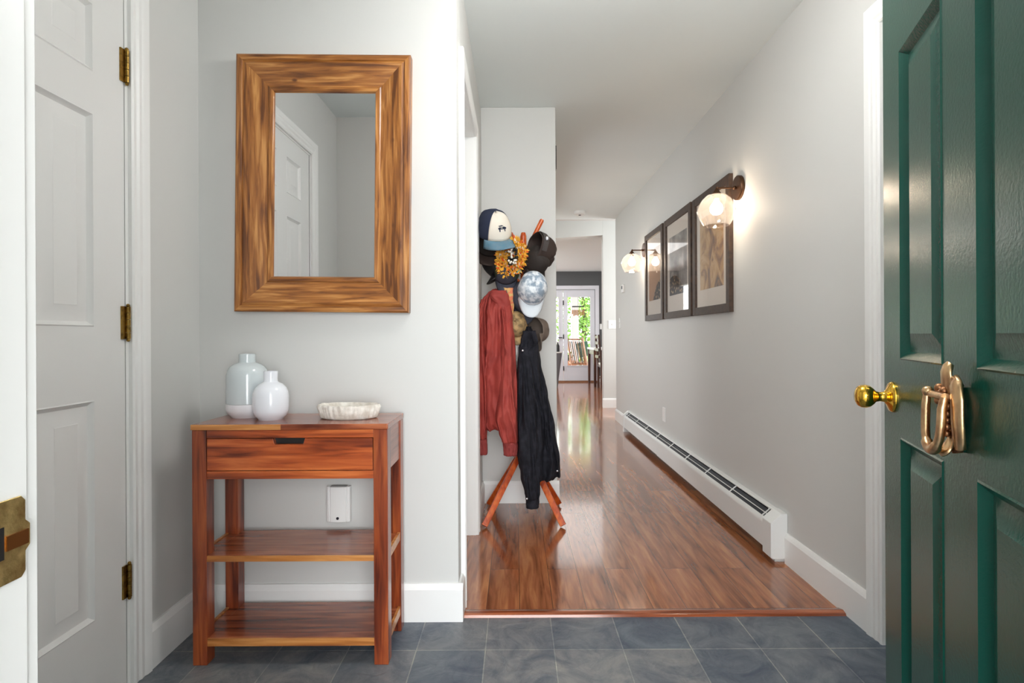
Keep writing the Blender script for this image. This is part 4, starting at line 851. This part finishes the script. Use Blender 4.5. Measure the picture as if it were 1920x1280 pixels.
# flower garland: ring of petals
gl = thing('flower_garland', P(960, 482, 2.9), 'yellow and orange artificial flower garland draped over the caps', 'garland')
gc = P(959, 482, 2.90)
def petals(frac, seed, r0, n_, size):
    mb = MB(); rnd = random.Random(seed)
    for i in range(n_):
        a = 2 * math.pi * (i + rnd.random()) / n_
        ex, ez = 0.050, 0.072; tilt = 0.35
        x = ex * math.cos(a); z = ez * math.sin(a); cx = x * math.cos(tilt) + z * math.sin(tilt); cz = -x * math.sin(tilt) + z * math.cos(tilt)
        jit = Vector((rnd.gauss(0, 1), rnd.gauss(0, 1), rnd.gauss(0, 1))).normalized() * r0 * rnd.random() ** 0.4
        c = gc + Vector((cx, 0, cz)) + jit; d = (jit.normalized() + Vector((0, -0.5, 0)) + 0.5 * Vector((rnd.uniform(-1, 1), rnd.uniform(-1, 1), rnd.uniform(-1, 1)))).normalized()
        s_ = d.orthogonal().normalized(); s_ = Matrix.Rotation(rnd.uniform(0, 6.28), 3, d) @ s_; ln = size * rnd.uniform(0.7, 1.3); wd = ln * 0.34; nn = d.cross(s_) * 0.0012
        mb.add([c - d * ln * 0.3 + nn, c + s_ * wd + nn + d * 0.2 * ln, c + d * ln, c - s_ * wd + nn + d * 0.2 * ln, c - d * ln * 0.3 - nn, c + s_ * wd - nn + d * 0.2 * ln, c + d * ln - nn, c - s_ * wd - nn + d * 0.2 * ln], [(0, 1, 2, 3), (7, 6, 5, 4), (0, 4, 5, 1), (1, 5, 6, 2), (2, 6, 7, 3), (3, 7, 4, 0)])
    return mb
M_yel = mat('yellow_petals', rgb(240, 180, 62), 0.7); M_org = mat('orange_petals', rgb(226, 96, 34), 0.7); M_whp = mat('white_petals', rgb(236, 228, 216), 0.7); M_tl = mat('turquoise_ribbon', rgb(70, 166, 170), 0.6)
tag(petals(1, 3, 0.034, 760, 0.019).build('yellow_petals', M_yel, gl), 'yellow petals', kind='stuff')
tag(petals(1, 5, 0.030, 80, 0.018).build('white_petals', M_whp, gl), 'white petals', kind='stuff')
op = petals(1, 9, 0.036, 120, 0.020)
tag(op.build('orange_petals', M_org, gl), 'orange petals', kind='stuff')
co = MB(); rnd = random.Random(4)
for i in range(26): co.sphere(gc + Vector((rnd.uniform(-0.02, 0.03), rnd.uniform(-0.05, -0.02), rnd.uniform(-0.045, 0.045))), 0.008, 8)
co.build('dark_flower_centres', M_black, gl, smooth=True)
cw = MB()
for i in range(16): cw.sphere(gc + Vector((rnd.uniform(-0.016, 0.024), rnd.uniform(-0.06, -0.045), rnd.uniform(-0.04, 0.04))), 0.006, 8)
cw.build('white_flower_centres', M_whp, gl, smooth=True)
MB().bar(P(978, 497, 2.9), P(968, 514, 2.9), 0.012, 0.004).bar(P(972, 500, 2.895), P(978, 512, 2.895), 0.010, 0.004).build('ribbon', M_tl, gl)

# ---------------------------------------------------------------- dining room: french doors
M_fd = mat('pale_grey_door_paint', rgb(214, 214, 220), 0.4)
fc = MB()
fc.box(fx0 - 0.085, fx0, YD - 0.02, YD, 0, ftop + 0.085).box(fx1, fx1 + 0.085, YD - 0.02, YD, 0, ftop + 0.085).box(fx0, fx1, YD - 0.02, YD, ftop, ftop + 0.085)
struct('trim_7', fc, M_fd, 'white casing around the glazed double doors', 'door casing', bevel=0.003)
def glazed(name, x0, x1, lab):
    o = thing(name, (x0, YD + 0.05, 0), lab, 'door', kind='structure'); g0, g1, gz0, gz1 = x0 + 0.085, x1 - 0.10, 0.36, 1.88
    f_ = MB().box(x0, g0, YD + 0.03, YD + 0.07, 0.03, ftop - 0.005).box(g1, x1, YD + 0.03, YD + 0.07, 0.03, ftop - 0.005).box(g0, g1, YD + 0.03, YD + 0.07, 0.03, gz0).box(g0, g1, YD + 0.03, YD + 0.07, gz1, ftop - 0.005)
    f_.build('door_frame', M_fd, o, 0.002)
    b_ = MB()
    for (a, b2, c, d_) in ((g0 - 0.02, g0 + 0.006, gz0 - 0.02, gz1 + 0.02), (g1 - 0.006, g1 + 0.02, gz0 - 0.02, gz1 + 0.02), (g0, g1, gz0 - 0.02, gz0 + 0.006), (g0, g1, gz1 - 0.006, gz1 + 0.02)): b_.box(a, b2, YD + 0.02, YD + 0.032, c, d_)
    b_.build('glazing_bead', M_fd, o); MB().box(g0, g1, YD + 0.048, YD + 0.052, gz0, gz1).build('pane', M_pane, o)
    return o
d5 = glazed('door_5', 1.058, fx1 - 0.005, 'right leaf of the glazed double doors at the far end')
d6 = glazed('door_6', fx0 + 0.005, 1.052, 'left leaf of the glazed double doors, mostly hidden')
MB().tube([(1.02, YD + 0.01, 0.98), (1.02, YD - 0.03, 0.98), (0.92, YD - 0.03, 0.98)], 0.01, 10).build('handle', M_black, d6, smooth=True)
for z in (0.3, 1.0, 1.75): MB().tube([(1.055, YD + 0.022, z - 0.05), (1.055, YD + 0.022, z + 0.05)], 0.011, 10).build('hinge', M_black, d5, smooth=True)
struct('trim_8', MB().box(fx0 - 0.08, fx1 + 0.08, YD - 0.04, YD + 0.12, 0, 0.03), wood('oak_sill', (rgb(110, 70, 44), rgb(150, 104, 70)), 'X'))
bbx = MB().box(fx1 + 0.085, 4.08, YD - 0.015, YD, 0, 0.13); struct('baseboard_dining', bbx, M_trim)

# sunroom beyond
struct('floor', MB().box(-1.5, 4.5, YD + 0.15, 15.2, -0.06, -0.01), wood('deck_boards', (rgb(176, 122, 96), rgb(208, 158, 130)), 'Y', 20, 0.5), 'warm wooden deck floor beyond the glazed doors', 'floor')
struct('ceiling', MB().box(-1.5, 4.5, YD + 0.15, 15.2, 2.25, 2.33), mat('porch_ceiling', rgb(226, 206, 190), 0.6), 'pale porch ceiling beyond the glazed doors', 'ceiling')
M_post = mat('porch_white', rgb(226, 234, 240), 0.5)
q = P(1078, 600, 15.0)
struct('trim_9', MB().box(q.x - 0.10, q.x + 0.10, 14.95, 15.12, -0.01, 2.25).box(q.x + 2.2, q.x + 2.4, 14.95, 15.12, 0, 2.25).box(q.x - 1.7, q.x - 1.5, 14.95, 15.12, 0, 2.25), M_post, 'white porch post seen through the glazed door', 'post')
rl = thing('porch_railing', (q.x, 15.0, 0), 'white porch railing outside the glazed doors', 'railing')
MB().box(q.x - 1.5, q.x + 2.2, 15.0, 15.06, 0.80, 0.87).build('top_rail', M_post, rl)
MB().box(q.x - 1.5, q.x + 2.2, 15.0, 15.06, 0.08, 0.14).build('bottom_rail', M_post, rl)
for i in range(32):
    x = q.x - 1.42 + i * 0.115
    if abs(x - q.x) > 0.12: MB().box(x, x + 0.03, 15.015, 15.045, 0.14, 0.80).build('baluster', M_post, rl)

# slatted porch chair
M_slat = wood('teak_slats', (rgb(150, 98, 66), rgb(196, 146, 108)), 'Z', 40, 0.5)
M_slatd = mat('dark_slat', rgb(70, 60, 58), 0.6)
pcx, pcy = 1.50, 13.2
cc = P(1086, 687, pcy); pch = thing('porch_chair', (cc.x, pcy, -0.01), 'slatted wooden porch chair behind the glass door', 'chair')
bx0, bx1 = P(1072, 687, pcy).x, P(1101, 687, pcy).x; lean = -0.10
def cp(u, z): return Vector((bx0 + (bx1 - bx0) * u + lean * (z - 0.3) / 0.6 * 0.9, pcy + 0.15 * (z - 0.35), z))
for u in (0.0, 1.0): MB().bar(cp(u, 0.02), cp(u, 0.98), 0.045, 0.03).build('back_post', M_slat, pch, 0.003)
for i in range(7): MB().bar(cp(0.14 + i * 0.12, 0.34), cp(0.14 + i * 0.12, 0.88), 0.022, 0.012).build('back_slat', M_slatd if i % 2 else M_slat, pch)
MB().bar(cp(0, 0.93), cp(1, 0.93), 0.06, 0.03).build('top_rail', M_slat, pch, 0.003)
MB().bar(cp(0, 0.33), cp(1, 0.33), 0.05, 0.03).build('bottom_rail', M_slat, pch, 0.003)
MB().box(bx0 - 0.03, bx1 + 0.03, pcy, pcy + 0.42, 0.33, 0.37).build('seat', M_slat, pch, 0.003)
for x in (bx0, bx1): MB().box(x - 0.02, x + 0.02, pcy + 0.38, pcy + 0.42, -0.01, 0.6).build('front_leg', M_slat, pch)
tag(MB().box(-0.16, 0.16, -0.035, 0.035, 0, 0.36).tf(Matrix.Translation(P(1097, 668, 13.42)) @ Matrix.Rotation(R(-14), 4, 'Y') @ Matrix.Rotation(R(30), 4, 'Z')).build('cushion', mat('green_cushion', rgb(60, 106, 84), 0.8), None, 0.02), 'dark green cushion leaning beside the porch chair', 'cushion')
pp = P(1066, 672, 14.3)
pt_ = thing('potted_plant', (pp.x, 14.3, 0), 'small potted plant on a box outside the glass door', 'plant')
MB().box(pp.x - 0.16, pp.x + 0.2, 14.2, 14.5, -0.01, 0.36).build('plant_box', mat('terracotta_box', rgb(206, 150, 116), 0.7), pt_, 0.01)
lf = MB(); rnd = random.Random(2)
for i in range(160):
    c = Vector((pp.x + rnd.gauss(0, 0.05), 14.35 + rnd.gauss(0, 0.05), 0.46 + rnd.gauss(0, 0.05))); d = Vector((rnd.uniform(-1, 1), rnd.uniform(-1, 1), rnd.uniform(-.2, 1))).normalized() * 0.05; s_ = d.orthogonal().normalized() * 0.015
    lf.add([c, c + d * 0.5 + s_, c + d, c + d * 0.5 - s_], [(0, 1, 2, 3)])
lf.build('foliage', mat('deep_green', rgb(44, 74, 44), 0.6), pt_)
MB().tube([(pp.x, 14.35, 0.36), (pp.x, 14.35, 0.46)], 0.02, 8).build('stem', mat('stem', rgb(90, 70, 50), 0.7), pt_)

# wind chime
wc = P(1084, 578, 13.6); wch = thing('wind_chime', wc, 'amber wind chime hanging outside the glass door', 'wind chime')
M_amb = mat('amber_bamboo', rgb(172, 118, 40), 0.5)
MB().box(wc.x - 0.15, wc.x + 0.15, 13.58, 13.62, wc.z + 0.03, wc.z + 0.06).build('hanger_bar', mat('dark_bar', rgb(50, 56, 60), 0.5), wch)
for i in range(9):
    x = wc.x - 0.14 + i * 0.035; ln = 0.10 + 0.05 * abs(math.sin(i * 1.9)); MB().tube([(x, 13.6, wc.z - 0.04), (x, 13.6, wc.z - 0.04 - ln)], 0.014, 8).tube([(x, 13.6, wc.z + 0.03), (x, 13.6, wc.z - 0.04)], 0.002, 6).build('chime_tube', M_amb, wch, smooth=True)
MB().tube([(wc.x, 13.6, wc.z + 0.06), (wc.x, 13.6, 2.25)], 0.004, 6).build('cord', M_black, wch)

# trees outside
M_lf = [mat('leaf_bright', rgb(150, 190, 92), 0.6), mat('leaf_mid', rgb(104, 150, 74), 0.6), mat('leaf_light', rgb(190, 212, 132), 0.6)]
def tree(x, y, z, r, n_, seed, m_, lab):
    o = thing('tree', (x, y, -0.3), lab, 'tree', 'trees beyond the porch'); rnd = random.Random(seed); mb = MB()
    for i in range(n_):
        while True:
            v = Vector((rnd.uniform(-1, 1), rnd.uniform(-1, 1), rnd.uniform(-1, 1)))
            if v.length < 1: break
        c = Vector((x, y, z)) + Vector((v.x * r, v.y * r * 0.5, v.z * r * 1.5)); d = Vector((rnd.uniform(-1, 1), rnd.uniform(-1, 1), rnd.uniform(-1, .4))).normalized() * 0.13; s_ = d.cross(Vector((rnd.uniform(-1, 1), rnd.uniform(-1, 1), 1))).normalized() * 0.04
        mb.add([c, c + d * 0.5 + s_, c + d, c + d * 0.5 - s_], [(0, 1, 2, 3)])
    mb.build('crown', m_, o); MB().tube([(x, y, -0.3), (x + 0.1, y, z), (x, y, z + r)], [0.1, 0.07, 0.03], 8).build('trunk', mat('bark', rgb(96, 80, 64), 0.8), o, smooth=True)
tree(2.1, 17.3, 1.6, 1.0, 2600, 1, M_lf[0], 'light green leafy tree right of the porch post')
tree(3.6, 20.5, 1.8, 1.2, 2600, 2, M_lf[1], 'darker green tree behind at the right, seen through the glass door')
tree(0.3, 18.6, 1.4, 1.0, 2600, 3, M_lf[2], 'yellow-green tree left of the porch post')
struct('ground', MB().box(-12, 14, 15.3, 40, -0.35, -0.3), mat('lawn', rgb(150, 170, 104), 0.9, var=(3, rgb(120, 150, 80), 0.4, 0.6)))
struct('ground', MB().box(-3, 3, -6, -0.2, -0.2, -0.15), mat('porch_concrete', rgb(170, 168, 162), 0.8))

struct('ceiling', MB().box(-1.9, 1.9, -2.4, 0.25, 2.45, 2.5), mat('light_block_roof', rgb(190, 188, 184), 0.7))  # unseen roof added to keep sky light off the entrance jamb
struct('light_block_right', MB().box(1.6, 1.7, -2.4, 0.25, -0.2, 2.45), mat('light_block_side', rgb(150, 150, 148), 0.7))  # unseen side wall added to dim the light on the jamb
struct('light_block_left', MB().box(-1.7, -1.6, -2.4, 0.25, -0.2, 2.45), mat('light_block_side', rgb(150, 150, 148), 0.7))  # unseen left wall, likewise added to block sky light

# ---------------------------------------------------------------- dining furniture
a = P(1109, 722, 11.1); tx = a.x + 0.03
dt = thing('dining_table', (tx, 11.1, 0), 'dark wood dining table with white top by the glazed doors', 'table')
MB().box(tx - 0.03, 3.2, 10.75, 11.75, 0.735, 0.775).build('tabletop', mat('white_tabletop', rgb(240, 240, 238), 0.3), dt, 0.004)
for x, y in ((tx, 11.1 - 0.3), (tx, 11.65), (3.1, 10.8), (3.1, 11.65)): MB().bar((x, y, 0.0), (x, y, 0.735), 0.042, None, 0.06).build('leg', M_dbrown, dt, 0.003)
MB().box(tx, 3.1, 10.80, 10.83, 0.64, 0.735).box(tx - 0.01, tx + 0.015, 10.8, 11.65, 0.64, 0.735).build('apron', M_dbrown, dt)
def dchair(x, y, lab):
    o = thing('dining_chair', (x, y, 0), lab, 'chair')
    # back faces the camera side, seat extends to +x
    for yy in (y - 0.2, y + 0.2): MB().bar((x, yy, 0), (x, yy, 0.47), 0.038, None).bar((x, yy, 0.46), (x - 0.05, yy, 1.04), 0.036, 0.03).build('back_post', M_dbrown, o, 0.003)
    for yy in (y - 0.19, y + 0.19): MB().bar((x + 0.40, yy, 0), (x + 0.40, yy, 0.45), 0.038).build('front_leg', M_dbrown, o, 0.003)
    for z in (0.62, 0.75, 0.88, 0.99): MB().box(x - 0.06, x - 0.035, y - 0.2, y + 0.2, z - 0.025, z + 0.03).build('back_slat', M_dbrown, o, 0.003)
    MB().box(x - 0.01, x + 0.43, y - 0.21, y + 0.21, 0.42, 0.455).build('seat_frame', M_dbrown, o, 0.003)
    MB().box(x, x + 0.42, y - 0.2, y + 0.2, 0.455, 0.50).build('cushion', mat('white_seat', rgb(238, 234, 224), 0.8), o, 0.015)
    for yy in (y - 0.2, y + 0.2): MB().bar((x, yy, 0.2), (x + 0.4, yy, 0.2), 0.022).build('stretcher', wood('lighter_wood', (rgb(120, 70, 44), rgb(160, 100, 66)), 'X'), o)
a = P(1122, 731, 10.4); dchair(a.x + 0.03, 10.4, 'dark wood ladder-back dining chair with white seat cushion')
# grey tapered planter seen at the left edge of the gap
a = P(1046, 702, 10.9); gx = a.x - 0.06
gp = thing('side_stand', (gx, 10.9, 0), 'grey tapered stand with pale rim half hidden by the corner', 'stand')
M_gs = mat('grey_fibre', rgb(110, 112, 118), 0.7)
MB().lathe([(0.001, 0.0), (0.06, 0.0), (0.08, 0.2), (0.14, 0.62), (0.145, 0.68), (0.001, 0.68)], (gx, 10.9, 0), None, 32).build('body', M_gs, gp, smooth=True)
MB().lathe([(0.001, 0), (0.155, 0), (0.158, 0.01), (0.155, 0.022), (0.001, 0.022)], (gx, 10.9, 0.68), None, 32).build('rim', M_plast, gp, smooth=True)
tag(MB().lathe([(0.001, 0), (0.035, 0), (0.037, 0.02), (0.035, 0.12), (0.014, 0.16), (0.012, 0.19), (0.001, 0.19)], (gx + 0.06, 10.9, 0.702), None, 20).build('bottle', M_black, None, smooth=True), 'black bottle standing on the grey stand', 'bottle')
